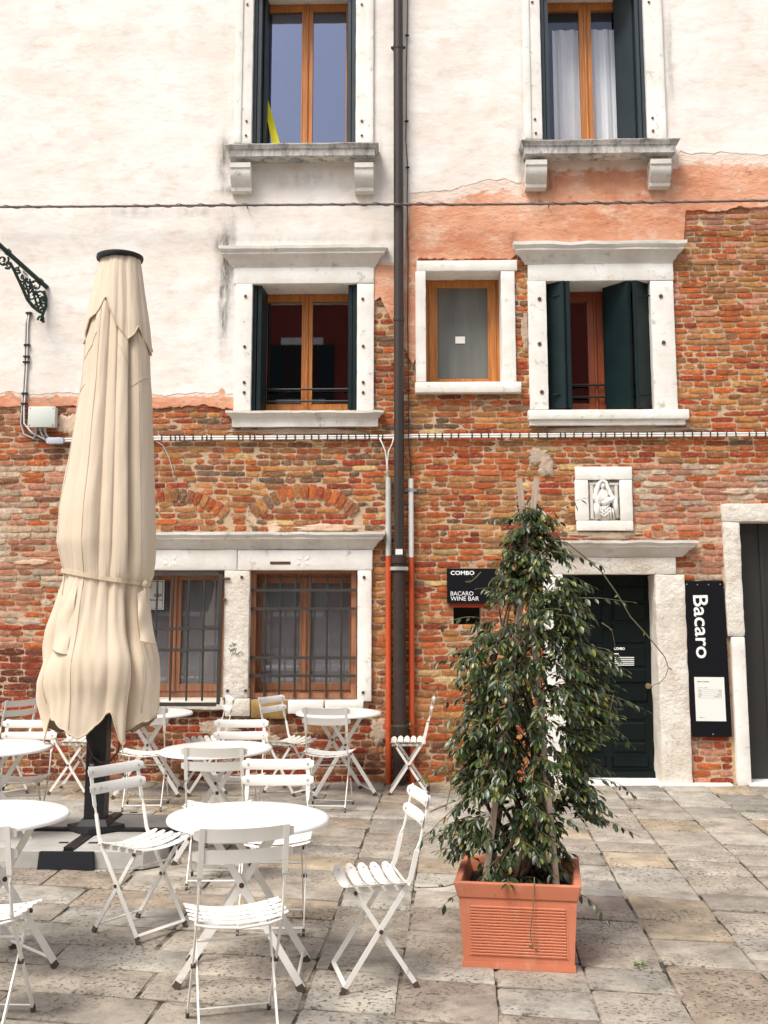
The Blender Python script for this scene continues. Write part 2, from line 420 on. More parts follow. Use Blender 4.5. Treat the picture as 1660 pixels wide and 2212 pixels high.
        if mat: me.materials.append(M[mat] if isinstance(mat, str) else mat)
        if smooth:
            me.polygons.foreach_set('use_smooth', [True] * len(me.polygons))
            if angle: me.set_sharp_from_angle(angle=RAD(angle))
        ORG[o.name] = c
        if parent is not None:
            o.parent = parent; o.location = c - ORG[parent.name]
        else: o.location = c
        if kind: o['kind'] = kind
        return o
def mb(): return MB()
def tag(o, label=None, cat=None, group=None, kind=None):
    if label: o['label'] = label
    if cat: o['category'] = cat
    if group: o['group'] = group
    if kind: o['kind'] = kind
    return o
def empty(name, loc, label=None, cat=None, group=None, parent=None):
    o = bpy.data.objects.new(name, None); sc.collection.objects.link(o); o.empty_display_size = .1
    ORG[o.name] = Vector(loc)
    o.location = Vector(loc) - (ORG[parent.name] if parent else Vector((0, 0, 0)))
    if parent: o.parent = parent
    return tag(o, label, cat, group)
def text(name, body, size, mat, parent, origin, xdir, ydir, sx=1.0, extrude=.001, bold=0.0, spacing=1.0, height=None, width=None):
    cu = bpy.data.curves.new(name, 'FONT'); cu.body = body; cu.size = size; cu.extrude = extrude; cu.offset = bold; cu.space_character = spacing
    cu.resolution_u = 4
    to = bpy.data.objects.new(name, cu); me = bpy.data.meshes.new_from_object(to)
    bpy.data.objects.remove(to); bpy.data.curves.remove(cu)
    xs = [v.co.x for v in me.vertices]; ys = [v.co.y for v in me.vertices]
    kx = (width / (max(xs) - min(xs))) if width else sx
    ky = (height / (max(ys) - min(ys))) if height else 1.0
    xd, yd = Vector(xdir).normalized(), Vector(ydir).normalized(); zd = xd.cross(yd)
    b = mb()
    b.add([Vector(origin) + xd * ((v.co.x - min(xs)) * kx) + yd * ((v.co.y - min(ys)) * ky) + zd * v.co.z for v in me.vertices], [tuple(p.vertices) for p in me.polygons])
    bpy.data.meshes.remove(me)
    return b.build(name, mat, parent)

# ------------------------------------------------------------------ openings (survey of the facade, photo coordinates)
XW0, XW1, ZTOP = -6.2, 6.2, 9.4
OPN = {
    'ul': (545, -32, 770, 308), 'ur': (1168, -36, 1396, 300),
    'ml': (543, 612, 772, 886), 'ms': (920, 585, 1085, 824), 'mr': (1182, 606, 1411, 884),
    'bl': (247, 1232, 483, 1512), 'br': (537, 1232, 773, 1512),
    'dr': (1218, 1240, 1424, 1700), 'po': (1607, 1128, 1800, 1702), 'vt': (980, 1308, 1040, 1350),
}
OPEN = {k: rect(*v) for k, v in OPN.items()}
OPEN['dr'] = (OPEN['dr'][0], OPEN['dr'][1], .0, OPEN['dr'][3])
OPEN['po'] = (OPEN['po'][0], OPEN['po'][0] + 1.25, .0, OPEN['po'][3])
REVEAL = .42

building = empty('old_building', (0, 0, 0), 'weathered house front of brick and peeling white and salmon plaster with stone framed windows', 'building')

# masonry core: mortar face with openings, interior kept dark
b = mb()
xs = sorted({XW0, XW1} | {q for o in OPEN.values() for q in o[:2]})
zs = sorted({-.3, ZTOP} | {q for o in OPEN.values() for q in o[2:]})
def in_open(x, z): return any(o[0] < x < o[1] and o[2] < z < o[3] for o in OPEN.values())
for x0, x1 in zip(xs, xs[1:]):
    for z0, z1 in zip(zs, zs[1:]):
        if not in_open((x0 + x1) / 2, (z0 + z1) / 2):
            b.add([(x0, .012, z0), (x1, .012, z0), (x1, .012, z1), (x0, .012, z1)], [(0, 1, 2, 3)])
b.build('mortar_face', 'mortar', building)
for o in OPEN.values():
    b = mb()
    x0, x1, z0, z1 = o
    for q in (((x0, z0), (x1, z0)), ((x1, z0), (x1, z1)), ((x1, z1), (x0, z1)), ((x0, z1), (x0, z0))):
        (a, c), (d, e) = q
        b.add([(a, .012, c), (d, .012, e), (d, REVEAL, e), (a, REVEAL, c)], [(0, 1, 2, 3)])
    b.build('opening_reveal', 'stone_rough', building)
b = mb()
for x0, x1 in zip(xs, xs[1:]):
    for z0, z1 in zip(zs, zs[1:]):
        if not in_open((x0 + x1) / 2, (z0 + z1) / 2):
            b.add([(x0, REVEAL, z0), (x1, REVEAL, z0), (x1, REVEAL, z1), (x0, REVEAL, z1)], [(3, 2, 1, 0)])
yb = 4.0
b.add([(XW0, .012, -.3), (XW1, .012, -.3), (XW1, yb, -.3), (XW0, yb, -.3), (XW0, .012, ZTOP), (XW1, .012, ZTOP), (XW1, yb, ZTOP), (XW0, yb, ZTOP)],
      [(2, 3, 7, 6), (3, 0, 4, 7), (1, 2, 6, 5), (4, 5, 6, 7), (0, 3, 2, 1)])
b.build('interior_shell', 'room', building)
b = mb(); b.box(XW0 - .3, XW1 + .3, -.35, yb + .3, ZTOP + .003, ZTOP + .2); b.build('roof', 'roof', building)

# ------------------------------------------------------------------ plaster
WHITE_LOW = [(-700, 846), (0, 848), (120, 849), (300, 853), (420, 849), (470, 852), (482, 840), (490, 850), (806, 850), (807, 566), (853, 570), (876, 566),
             (880, 419), (940, 413), (1000, 406), (1030, 396), (1080, 388), (1128, 392), (1134, 345), (1462, 345), (1466, 328), (1490, 334), (1530, 332), (1560, 329), (1600, 334), (1660, 338), (2500, 344)]
SALMON_LOW = [(-700, 880), (0, 878), (60, 880), (160, 880), (335, 879), (440, 877), (480, 884), (505, 882), (806, 885), (807, 655), (822, 640), (853, 700), (884, 770),
              (898, 800), (900, 640), (903, 560), (1105, 560), (1112, 548), (1477, 545), (1479, 455), (1530, 458), (1600, 448), (1660, 446), (2500, 440)]
def worldx_table(t):
    return [(W(px, py).x, W(px, py).z) for px, py in t]
WL, SL = worldx_table(WHITE_LOW), worldx_table(SALMON_LOW)
def ragged(x, amp, sd):
    return amp * (fbm(x * 2.2, sd) * 1.0 + fbm(x * 9, sd + 5) * .55 + fbm(x * 34, sd + 9) * .3)
def white_low(x): return lerp_table(WL, x) + ragged(x, .032, 2.0)
def salmon_low(x): return lerp_table(SL, x) + ragged(x, .034, 21.0)
FRAMES = {   # outer rectangles of the stone surrounds
    'ul': (508, -74, 808, 345), 'ur': (1130, -78, 1436, 340), 'ml': (507, 575, 808, 900), 'ms': (900, 563, 1115, 846), 'mr': (1142, 565, 1456, 915),
}
HOLES = []
for k, v in FRAMES.items():
    r = rect(*v); HOLES.append((r[0] + .02, r[1] - .02, r[2] + .02, r[3] - .02))
def soot(x, z):
    s = 0.0
    for (px, py, w, h, k) in ((487, 590, 14, 110, 1.0), (484, 660, 8, 90, .8), (486, 345, 14, 60, .9), (500, 415, 30, 8, .8), (792, 418, 30, 8, .8), (820, 350, 8, 60, .5), (480, 530, 16, 16, .9), (640, 524, 200, 7, .5),
                             (1124, 340, 10, 60, .7), (1160, 412, 28, 9, .9), (1430, 410, 28, 9, .9), (510, 300, 7, 420, .35), (1446, 120, 8, 120, .5), (1128, 150, 6, 200, .3),
                             (1109, 520, 10, 20, .9), (100, 873, 40, 9, .8), (290, 458, 60, 9, .5), (430, 460, 40, 8, .5), (640, 385, 120, 22, .28), (1300, 380, 110, 30, .30), (1330, 450, 6, 60, .3), (1190, 385, 18, 40, .6), (1400, 385, 12, 40, .5), (1160, 440, 8, 40, .4),
                             (812, 540, 14, 30, .4), (360, 388, 30, 8, .35), (870, 250, 22, 900, .12)):
        p = W(px, py); dx = (x - p.x) / (w / 222.); dz = (z - p.z) / (h / 222.)
        s += k * math.exp(-dx * dx - dz * dz)
    return min(1.0, s)
XPIPE = W(863, 600).x
def plaster(name, low, thick, mat, lowcap=None):
    bpts = sorted({XW0, XW1} | {q for h in HOLES for q in h[:2]})
    cols = []
    for a, c in zip(bpts, bpts[1:]):
        k = max(1, int((c - a) / .028)); cols += [a + (c - a) * i / k for i in range(k)]
    cols.append(XW1)
    vid = {}; vs = []; fs = []; cc = []
    def vert(x, z, edge=False):
        key = (round(x, 5), round(z, 5), edge)
        if key not in vid:
            y = -thick - .006 * fbm(x * 1.3, z * 1.3, 4.0, 3) - .0035 * fbm(x * 5, z * 8, 1.0, 4)
            if edge: y = .012
            vid[key] = len(vs); vs.append((x, y, z)); s = soot(x, z); cc.append((s, math.exp(-max(0, white_low(x) - z) / (.16 if x > XPIPE else .022)) if lowcap else 0, 0))
        return vid[key]
    dz = .075
    for x0, x1 in zip(cols, cols[1:]):
        xm = (x0 + x1) / 2; la, lb = low(x0), low(x1)
        top = ZTOP
        if lowcap: top = lowcap(xm) + .3
        blk = sorted([(h[2], h[3]) for h in HOLES if h[0] < xm < h[1]])
        segs = []; cur = None
        lo = min(la, lb)
        for h0, h1 in blk:
            if h1 <= lo: continue
            if h0 > lo or cur is not None: segs.append((cur, h0))
            cur = h1
        segs.append((cur, top))
        for s0, s1 in segs:
            za, zb = (la, lb) if s0 is None else (s0, s0)
            if s1 <= max(za, zb) + .005: continue
            g0 = math.floor(max(za, zb) / dz) + 1
            levels = [q * dz for q in range(g0, int(s1 / dz) + 1) if q * dz < s1 - .002] + [s1]
            pa, pb = vert(x0, za), vert(x1, zb)
            if s0 is None:
                ea, eb = vert(x0, za - .004, True), vert(x1, zb - .004, True)
                fs.append((ea, eb, pb, pa))
            for z in levels:
                na, nb = vert(x0, z), vert(x1, z); fs.append((pa, pb, nb, na)); pa, pb = na, nb
    b = mb(); b.add(vs, fs); b.c = cc
    return b.build(name, mat, building, smooth=True, angle=50)
plaster('salmon_plaster', salmon_low, .014, 'salmon_plaster', white_low)
plaster('white_plaster', white_low, .0185, 'white_plaster')

# ------------------------------------------------------------------ bricks
ORG_ = (.50, .118, .026); RED = (.36, .055, .016); DEEP = (.17, .038, .018); OCH = (.50, .225, .066); TAN = (.40, .175, .066); YEL = (.62, .43, .19)
GRY = (.20, .12, .07); PNK = (.55, .24, .15); PALE = (.60, .46, .34); BRN = (.30, .12, .06)
def palette(px, py):
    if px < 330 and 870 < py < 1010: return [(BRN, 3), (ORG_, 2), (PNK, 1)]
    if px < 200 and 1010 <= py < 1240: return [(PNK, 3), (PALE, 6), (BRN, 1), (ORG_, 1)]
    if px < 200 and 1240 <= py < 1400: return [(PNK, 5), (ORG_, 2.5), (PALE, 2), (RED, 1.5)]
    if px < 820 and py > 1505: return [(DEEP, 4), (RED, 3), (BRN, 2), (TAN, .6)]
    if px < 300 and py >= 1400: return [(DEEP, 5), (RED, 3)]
    if px < 845 and py < 1160: return [(TAN, 3.4), (OCH, 2.4), (ORG_, 5), (GRY, 1.8), (BRN, 2.4), (YEL, .4), (RED, 1.6)]
    if px < 860 and py >= 1180: return [(ORG_, 2), (BRN, 3), (TAN, 3), (OCH, 2)]
    if 1455 < px and py < 700: return [(ORG_, 3), (OCH, 2.5), (PNK, 3), (TAN, 2)]
    if 1455 < px and py < 930: return [(OCH, 3), (ORG_, 4), (TAN, 2), (RED, 1)]
    if 1370 < px and 1005 < py < 1330: return [(PNK, 5), (ORG_, 2.5), (PALE, 2)]
    if 1480 < px and py >= 1330: return [(ORG_, 3), (PNK, 3), (RED, 1.5)]
    if py < 930: return [(ORG_, 4), (OCH, 3), (RED, 1.5), (GRY, 1), (TAN, 2)]
    if py > 1590: return [(ORG_, 4), (BRN, 2), (OCH, 1)]
    return [(ORG_, 7), (RED, 2.2), (OCH, 2.0), (YEL, .6), (TAN, 1.6), (GRY, .7)]
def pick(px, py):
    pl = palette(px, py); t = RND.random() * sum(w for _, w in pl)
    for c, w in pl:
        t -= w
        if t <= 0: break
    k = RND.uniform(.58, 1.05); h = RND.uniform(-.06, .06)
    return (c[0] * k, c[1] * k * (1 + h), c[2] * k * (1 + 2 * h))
def brick_geo(b, p00, p10, p11, p01, y, col, nx, depth=.02):
    # front face as an uneven cushion between four corners (x,z); sides run back into the mortar
    nz = 3
    P = lambda u, v: (p00[0] * (1 - u) * (1 - v) + p10[0] * u * (1 - v) + p11[0] * u * v + p01[0] * (1 - u) * v,
                      p00[1] * (1 - u) * (1 - v) + p10[1] * u * (1 - v) + p11[1] * u * v + p01[1] * (1 - u) * v)
    vs = []; sd = RND.random() * 50
    tilt = RND.uniform(-.005, .005); er = RND.uniform(.6, 1.8)
    for j in range(nz + 1):
        for i in range(nx + 1):
            u, v = i / nx, j / nz; x, z = P(u, v)
            e = (i in (0, nx)) + (j in (0, nz))
            n = noise.noise(Vector((x * 22, z * 30, sd)))
            yy = y + tilt * (u - .5) * 2 + n * .0035 * er + (.0025 if e == 1 else .005 if e == 2 else 0)
            j2 = .0055 * er
            x += (noise.noise(Vector((x * 40, z * 40, sd + 7)))) * j2; z += (noise.noise(Vector((x * 40, z * 40, sd + 17)))) * j2
            if e == 2: k_ = RND.uniform(.2, 1.3); x += (.5 - u) * .012 * k_; z += (.5 - v) * .010 * k_
            vs.append((x, yy, z))
    fs = [(j * (nx + 1) + i, j * (nx + 1) + i + 1, (j + 1) * (nx + 1) + i + 1, (j + 1) * (nx + 1) + i) for j in range(nz) for i in range(nx)]
    ring = [i for i in range(nx + 1)] + [j * (nx + 1) + nx for j in range(1, nz + 1)] + [nz * (nx + 1) + i for i in range(nx - 1, -1, -1)] + [j * (nx + 1) for j in range(nz - 1, 0, -1)]
    o = len(vs)
    for r in ring: vs.append((vs[r][0], y + depth, vs[r][2]))
    k = len(ring)
    for q in range(k): fs.append((ring[q], o + q, o + (q + 1) % k, ring[(q + 1) % k]))
    b.col = col; b.add(vs, fs)
# zones bricks leave free
BLOCK = []
for v in ((545, -32, 770, 300), (1168, -36, 1396, 300), (512, 580, 803, 915), (905, 566, 1110, 843), (1147, 570, 1452, 912), (222, 1155, 796, 1530),
          (1195, 1172, 1462, 1712), (1572, 1095, 2200, 1712), (1248, 1012, 1364, 1140), (980, 1308, 1040, 1350), (1160, 1172, 1480, 1200)):
    BLOCK.append(rect(*v))
ARCHES = []
for cx, half, ybase, ypk in ((370, 128, 1100, 1055), (658, 122, 1098, 1046)):
    c = W(cx, ybase); a = W(cx - half, ybase); p = W(cx, ypk)
    hw = c.x - a.x; rise = p.z - c.z; r = (hw * hw + rise * rise) / (2 * rise)
    ARCHES.append((c.x, p.z - r, r, hw))            # outer radius r
def arch_blocked(x, z):
    for ax, az, r, hw in ARCHES:
        d = math.hypot(x - ax, z - az)
        if abs(x - ax) < hw + .012 and r - .142 < d < r + .003 and z > az: return True
    return False
def plaster_covered(x, z): return z > salmon_low(x) + .05
bricks = []     # (corners, y, col, nx, area, centre px)
z = .012
row = 0
while z < 6.6:
    h = (.0655 if z < 1.2 else .0595) + RND.uniform(-.003, .003); gap = .0115
    z0, z1 = z, z + h - gap
    x = XW0 - RND.uniform(0, .25); zmid = (z0 + z1) / 2
    header_row = RND.random() < .25
    while x < XW1:
        ln = RND.uniform(.225, .262) if RND.random() > (.75 if header_row else .24) else RND.uniform(.105, .15)
        if RND.random() < .08: ln *= .7
        x0, x1 = x, x + ln - .0125; x += ln
        wav = lambda q: .012 * fbm(q * .6, z * .3, 3.0, 2)
        xm = (x0 + x1) / 2
        if plaster_covered(x0, z0) and plaster_covered(x1, z0): continue
        # clip against stone work
        iv = [(x0, x1)]
        for r in BLOCK:
            if z1 > r[2] + .012 and z0 < r[3] - .012:
                nv = []
                for a, c in iv:
                    if c <= r[0] or a >= r[1]: nv.append((a, c)); continue
                    if a < r[0]: nv.append((a, r[0]))
                    if c > r[1]: nv.append((r[1], c))
                iv = nv
        # clip against relieving arches
        nv = []
        for a, c in iv:
            s = [q for q in range(13) if not arch_blocked(a + (c - a) * q / 12, zmid)]
            if len(s) == 13: nv.append((a, c)); continue
            run = []
            for q in s:
                if run and q == run[-1] + 1: run.append(q)
                else:
                    if len(run) > 2: nv.append((a + (c - a) * run[0] / 12, a + (c - a) * run[-1] / 12))
                    run = [q]
            if len(run) > 2: nv.append((a + (c - a) * run[0] / 12, a + (c - a) * run[-1] / 12))
        for a, c in nv:
            if c - a < .03: continue
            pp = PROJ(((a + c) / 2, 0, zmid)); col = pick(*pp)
            y = .009 - RND.uniform(.0, .012)
            dz0, dz1 = wav(a), wav(c); t = RND.uniform(-.003, .003)
            bricks.append((((a, z0 + dz0 + t), (c, z0 + dz1), (c, z1 + dz1 + RND.uniform(-.003, .002)), (a, z1 + dz0 + RND.uniform(-.003, .002))), y, col, max(2, min(5, int((c - a) / .05))), (c - a) * h, pp))
    z += h; row += 1
for ax, az, r, hw in ARCHES:
    amax = math.asin(min(.99, hw / r)); k = int(2 * amax * (r - .07) / .072)
    for i in range(k):
        a0 = -amax + 2 * amax * (i + .06) / k; a1 = -amax + 2 * amax * (i + .94) / k; r0, r1 = r - .135 + RND.uniform(-.01, .01), r + RND.uniform(-.006, .006)
        q = lambda rr, aa: (ax + rr * math.sin(aa), az + rr * math.cos(aa))
        pp = PROJ((ax + r * math.sin((a0 + a1) / 2), 0, az + r)); col = pick(660, 1000)
        bricks.append(((q(r0, a0), q(r0, a1), q(r1, a1), q(r1, a0)), -RND.uniform(.0, .006), col, 2, .0152, pp))
def hidden_px(px, py):
    return (130 < px < 335 and py < 1600) or (965 < px < 1330 and py > 1180) or not (20 < px < 1640 and 20 < py < 1700)
order = sorted(range(len(bricks)), key=lambda i: (hidden_px(*bricks[i][5]), -round(bricks[i][4], 3), (i * 7919) % 997))
front = set(order[:300])
rest = mb()
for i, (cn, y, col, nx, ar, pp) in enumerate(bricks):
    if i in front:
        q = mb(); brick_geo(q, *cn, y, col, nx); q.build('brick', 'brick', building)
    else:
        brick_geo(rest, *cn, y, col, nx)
rest.build('brick_courses', 'brick', building, kind='stuff')

# cement and lime smeared over the brick
def patch(px, py, w, h, mat, name, seed, y=-.010):
    c = W(px, py); n = 64; vs = []; fs = []; rings = 4
    for k in range(rings + 1):
        for i in range(n):
            a = 2 * math.pi * i / n; r = 1 + .45 * fbm(math.cos(a) * 1.4, math.sin(a) * 1.4, seed, 5) + .16 * fbm(math.cos(a) * 6, math.sin(a) * 6, seed + 3, 3)
            f = k / rings; x = c.x + w / 457. * r * f * math.cos(a); z = c.z + h / 457. * r * f * math.sin(a)
            vs.append((x, (y + .004 * fbm(x * 9, z * 9, seed) - .002) if k < rings else .011, z))
    for k in range(rings):
        for i in range(n): fs.append((k * n + i, k * n + (i + 1) % n, (k + 1) * n + (i + 1) % n, (k + 1) * n + i))
    b = mb(); b.add(vs, [tuple(reversed(f)) for f in fs]); b.build(name, mat, building, smooth=True)
for i, (px, py, w, h, mt) in enumerate(((1165, 905, 60, 34, 'cement'), (1310, 928, 330, 20, 'cement'), (1165, 985, 50, 44, 'cement'), (1305, 1155, 150, 20, 'cement'), (1590, 1062, 60, 12, 'lime'), (700, 1140, 160, 16, 'lime'), (590, 1142, 40, 24, 'lime'),
                                         (650, 932, 300, 18, 'cement'), (150, 915, 60, 60, 'lime'), (70, 1215, 90, 14, 'lime'), (820, 1580, 40, 60, 'cement'), (470, 1575, 90, 36, 'cement'), (590, 1600, 50, 30, 'cement'), (1180, 1010, 36, 60, 'cement'), (1135, 720, 16, 90, 'cement'))):
    patch(px, py, w, h, mt, 'cement_patch' if mt == 'cement' else 'lime_patch', i * 3.7)

# ------------------------------------------------------------------ stone trim
def cornice(name, par, px0, px1, pyt, pyb, proj, mat='stone_moulded', inner=None, segs=18, prof=None, rag=.006):
    """moulded band: px0/px1 outer ends of the top edge; profile runs from the wall out to proj at the top"""
    xm = (px0 + px1) / 2
    xl, xr = W(px0, pyt, -proj).x + proj, W(px1, pyt, -proj).x - proj
    zt, zb = W(xm, pyt, -proj).z, W(xm, pyb, -.04).z
    H = zt - zb
    prof = prof or [(.030, 0), (.036, .10), (.045, .16), (.055, .20), (.075, .40), (.110, .55), (.125, .60), (.125, .68), (.145, .80), (.15, .84), (.15, 1.0)]
    k = proj / prof[-1][0]
    prof = [(p * k, q) for p, q in prof]
    plan = []
    vs = []; fs = []; n = len(prof)
    stations = [('l', 0)] + [('f', i / segs) for i in range(segs + 1)] + [('r', 0)]
    for kind, t in stations:
        for p, q in prof:
            if kind == 'l': x, y = xl - p, .0
            elif kind == 'r': x, y = xr + p, .0
            else: x, y = (xl - p) + (xr - xl + 2 * p) * t, -p
            z = zb + H * q
            w = noise.noise_vector(Vector((x * 7, y * 7, z * 7))) * rag
            vs.append((x + w.x * .3, y + (w.y if kind == 'f' else 0), z + w.z * (1 if q > .78 else .35)))
    for i in range(len(stations) - 1):
        for j in range(n - 1):
            fs.append((i * n + j, (i + 1) * n + j, (i + 1) * n + j + 1, i * n + j + 1))
    # top and bottom
    o = len(vs)
    for i in range(len(stations)):
        vs.append((vs[i * n + n - 1][0], .0, vs[i * n + n - 1][2] + .004)); vs.append((vs[i * n][0], .0, vs[i * n][2]))
    for i in range(len(stations) - 1):
        fs.append((i * n + n - 1, (i + 1) * n + n - 1, o + 2 * (i + 1), o + 2 * i)); fs.append((i * n, o + 2 * i + 1, o + 2 * (i + 1) + 1, (i + 1) * n))
    b = mb(); b.add(vs, fs)
    return b.build(name, mat, par, smooth=True, angle=28)
def stone_rect(name, par, px0, py0, px1, py1, front, back=.0, mat='stone', **kw):
    x0, x1, z0, z1 = rect(px0, py0, px1, py1, -front)
    b = mb(); b.stone(x0, x1, -front, back, z0, z1, **kw)
    return b.build(name, mat, par, smooth=True, angle=35)
def board(b, px0, py0, px1, py1, y0, y1):
    x0, x1, z0, z1 = rect(px0, py0, px1, py1, y0); b.box(x0, x1, y0, y1, z0, z1)
def holes(par, pts, y, s=.022):  # dark brown disc stands in for the shade of each hole in the stone
    for px, py in pts:
        p = W(px, py, y); b = mb(); b.disc((p.x, y + .001, p.z), (0, -1, 0), s * .62, .010, 6); b.build('hole_disc', 'rust', par)

def casement(par, key, mull, wood, glass, yf=.36, head=0.05, side=.055, bottom=.06, panes=2, leafw=.055, low=0.0):
    """wooden frame with two casements; mull = px of the meeting stiles (x0,x1) at depth yf"""
    x0, x1, z0, z1 = OPEN[key]
    z0 += low
    b = mb()
    b.box(x0, x0 + side, yf, yf + .07, z0, z1); b.box(x1 - side, x1, yf, yf + .07, z0, z1)
    b.box(x0 + side, x1 - side, yf, yf + .07, z1 - head, z1); b.box(x0 + side, x1 - side, yf, yf + .07, z0, z0 + bottom)
    b.build('outer_frame', wood, par)
    ym = (OPN[key][1] + OPN[key][3]) / 2
    xa0, xb0 = x0 + side, x1 - side
    cells = []
    if mull:
        mx0, mx1 = W(mull[0], ym, yf).x, W(mull[1], ym, yf).x; mc = (mx0 + mx1) / 2
        cells = [(xa0 + .003, mc - .001), (mc + .001, xb0 - .003)]
        sw = (mx1 - mx0) / 2 - .004
    else:
        cells = [(xa0 + .003, xb0 - .003)]; sw = leafw
    za, zb = z0 + bottom + .003, z1 - head - .003
    for i, (a, c) in enumerate(cells):
        q = mb(); l = sw if (mull and i == 1) else leafw; r = sw if (mull and i == 0) else leafw
        q.box(a, a + l, yf - .012, yf + .05, za, zb); q.box(c - r, c, yf - .012, yf + .05, za, zb)
        q.box(a + l, c - r, yf - .008, yf + .05, zb - .06, zb); q.box(a + l, c - r, yf - .008, yf + .05, za, za + .07)
        for xx in ((a + l - .012, a + l), (c - r, c - r + .012)):
            q.box(xx[0], xx[1], yf - .020, yf - .0125, za + .0705, zb - .0605)
        q.build('casement', wood, par)
        p = mb(); p.box(a + l - .004, c - r + .004, yf + .018, yf + .024, za + .066, zb - .056); p.build('pane', glass, par)
    if mull:
        q = mb(); q.tube([(mc, yf - .018, za), (mc, yf - .018, zb)], .016, 8); q.build('meeting_bead', wood, par)
def leaf_panel(name, par, x0, y0, x1, y1, z0, z1, t, mat, rails=True):
    """shutter leaf standing between two plan points"""
    a, c = Vector((x0, y0, 0)), Vector((x1, y1, 0)); d = (c - a).normalized(); n = Vector((-d.y, d.x, 0)) * (t / 2)
    b = mb()
    def slab(u0, u1, za, zb, k):
        p, q = a + d * u0, a + d * u1
        b.hexa([(*(p - n * k).xy, za), (*(q - n * k).xy, za), (*(q + n * k).xy, za), (*(p + n * k).xy, za)], [(*(p - n * k).xy, zb), (*(q - n * k).xy, zb), (*(q + n * k).xy, zb), (*(p + n * k).xy, zb)])
    L = (c - a).length
    slab(0, L, z0, z1, 1)
    slab(L * .02, L * .02 + .01, z0 + .004, z1 - .004, 1.25); slab(L * .98 - .01, L * .98, z0 + .004, z1 - .004, 1.25)
    return b.build(name, mat, par)

def win(loc_px, label=None):
    p = W(*loc_px); e = empty('window', (p.x, 0, p.z), parent=building)
    if label: e['label'] = label
    return e

# upper left window
w = win((658, 300), 'tall upper window with slate shutters folded in the reveal and blue sky in its panes')
casement(w, 'ul', (652, 677), 'wood', 'glass_sky', yf=.34, side=.07, leafw=.055, bottom=.05)
x0, x1, z0, z1 = OPEN['ul']
for i, (xa, xb) in enumerate(((x0 + .012, x0 + .05), (x0 + .058, x0 + .094))): leaf_panel('shutter', w, xa + .016, .03 + .01 * i, xa + .022, .31, z0 + .012, z1 - .02, .032, 'shutter_blue')
leaf_panel('shutter', w, x0 + .115, .16, x0 + .120, .325, z0 + .012, z1 - .02, .022, 'shutter_blue')
for i in range(2): leaf_panel('shutter', w, x1 - .028 - .046 * i, .03 + .01 * i, x1 - .032 - .046 * i, .31, z0 + .012, z1 - .02, .032, 'shutter_blue')
stone_rect('jamb', w, 508, -31, 546, 309, .035, .30, bev=.006, chip=.012)
stone_rect('jamb', w, 769, -31, 808, 309, .035, .30, bev=.006, chip=.008)
stone_rect('jamb_moulding', w, 508.5, -31, 524, 308, .055, -.02, bev=.010)
stone_rect('jamb_moulding', w, 793, -31, 807.5, 308, .055, -.02, bev=.010)
cornice('sill', w, 485, 818, 309, 351, .26, 'stone_sooty', prof=[(.22, 0), (.222, .55), (.224, .60), (.236, .62), (.245, .80), (.258, .90), (.26, .93), (.26, 1)], rag=.007)
def corbel(par, px0, px1, py0, py1, proj=.20):
    x0, x1, _, _ = rect(px0, py0, px1, py1, -proj); zt = W(px0, py0, -proj).z; zb = W(px0, py1, -.09).z; H = zt - zb
    prof = [(0, zt), (-proj, zt), (-proj, zt - .05), (-proj * .93, zt - .055), (-proj * .93, zt - .10), (-proj * .86, zt - H * .55), (-proj * .62, zt - H * .75), (-proj * .52, zt - H * .82), (-proj * .52, zt - H * .84), (-proj * .56, zt - H * .86), (-proj * .54, zb + .01), (-proj * .48, zb), (0, zb)]
    b = mb(); n = len(prof)
    b.add([(x0, y, z) for y, z in prof] + [(x1, y, z) for y, z in prof], [(i, (i + 1) % n, n + (i + 1) % n, n + i) for i in range(n)] + [tuple(range(n - 1, -1, -1)), tuple(range(n, 2 * n))])
    o = b.build('corbel', 'stone_moulded', par, smooth=True, angle=40); return o
stone_rect('lintel', w, 508, -74, 808, -32, .04, .36, bev=.006)
corbel(w, 497, 541, 351, 416); corbel(w, 766, 807, 351, 416)
holes(w, ((535, 10), (782, 10), (533, 262), (532, 293), (782, 262), (782, 293)), -.036)
# upper right window
w = win((1283, 295), 'tall upper window with a white curtain and its right shutter half open')
casement(w, 'ur', (1252, 1279), 'wood', 'glass_curtain', yf=.34, side=.07, bottom=.05)
x0, x1, z0, z1 = OPEN['ur']
for i in range(2): leaf_panel('shutter', w, x0 + .028 + .046 * i, .03 + .01 * i, x0 + .034 + .046 * i, .31, z0 + .012, z1 - .02, .032, 'shutter_blue')
for i in range(2): leaf_panel('shutter', w, x1 - .028 - .046 * i, .03 + .01 * i, x1 - .032 - .046 * i, .31, z0 + .012, z1 - .02, .032, 'shutter_blue')
leaf_panel('shutter', w, x1 - .10, .10, x1 - .25, .318, z0 + .012, z1 - .02, .028, 'shutter_blue')
cx0, cx1, cz0, cz1 = rect(1196, 64, 1345, 306, .43)
b = mb(); n = 70
vs = []; fs = []
for j, zz in enumerate((cz0 - .3, cz0 + .2, cz1 - .3, cz1 - .06, cz1)):
    for i in range(n + 1):
        x = cx0 + (cx1 - cx0) * i / n; vs.append((x, .435 + .012 * math.sin(i * .55) + .006 * math.sin(i * 1.7 + j), zz))
for j in range(4):
    for i in range(n): fs.append((j * (n + 1) + i, j * (n + 1) + i + 1, (j + 1) * (n + 1) + i + 1, (j + 1) * (n + 1) + i))
b.add(vs, fs); b.build('curtain', 'curtain', w, smooth=True)
stone_rect('jamb', w, 1131, -35, 1169, 300, .035, .30, bev=.006, chip=.014)
stone_rect('jamb', w, 1395, -35, 1436, 300, .035, .30, bev=.006, chip=.010)
stone_rect('jamb_moulding', w, 1132, -35, 1146, 299, .055, -.02, bev=.010)
stone_rect('jamb_moulding', w, 1421, -35, 1435, 299, .055, -.02, bev=.010, chip=.01)
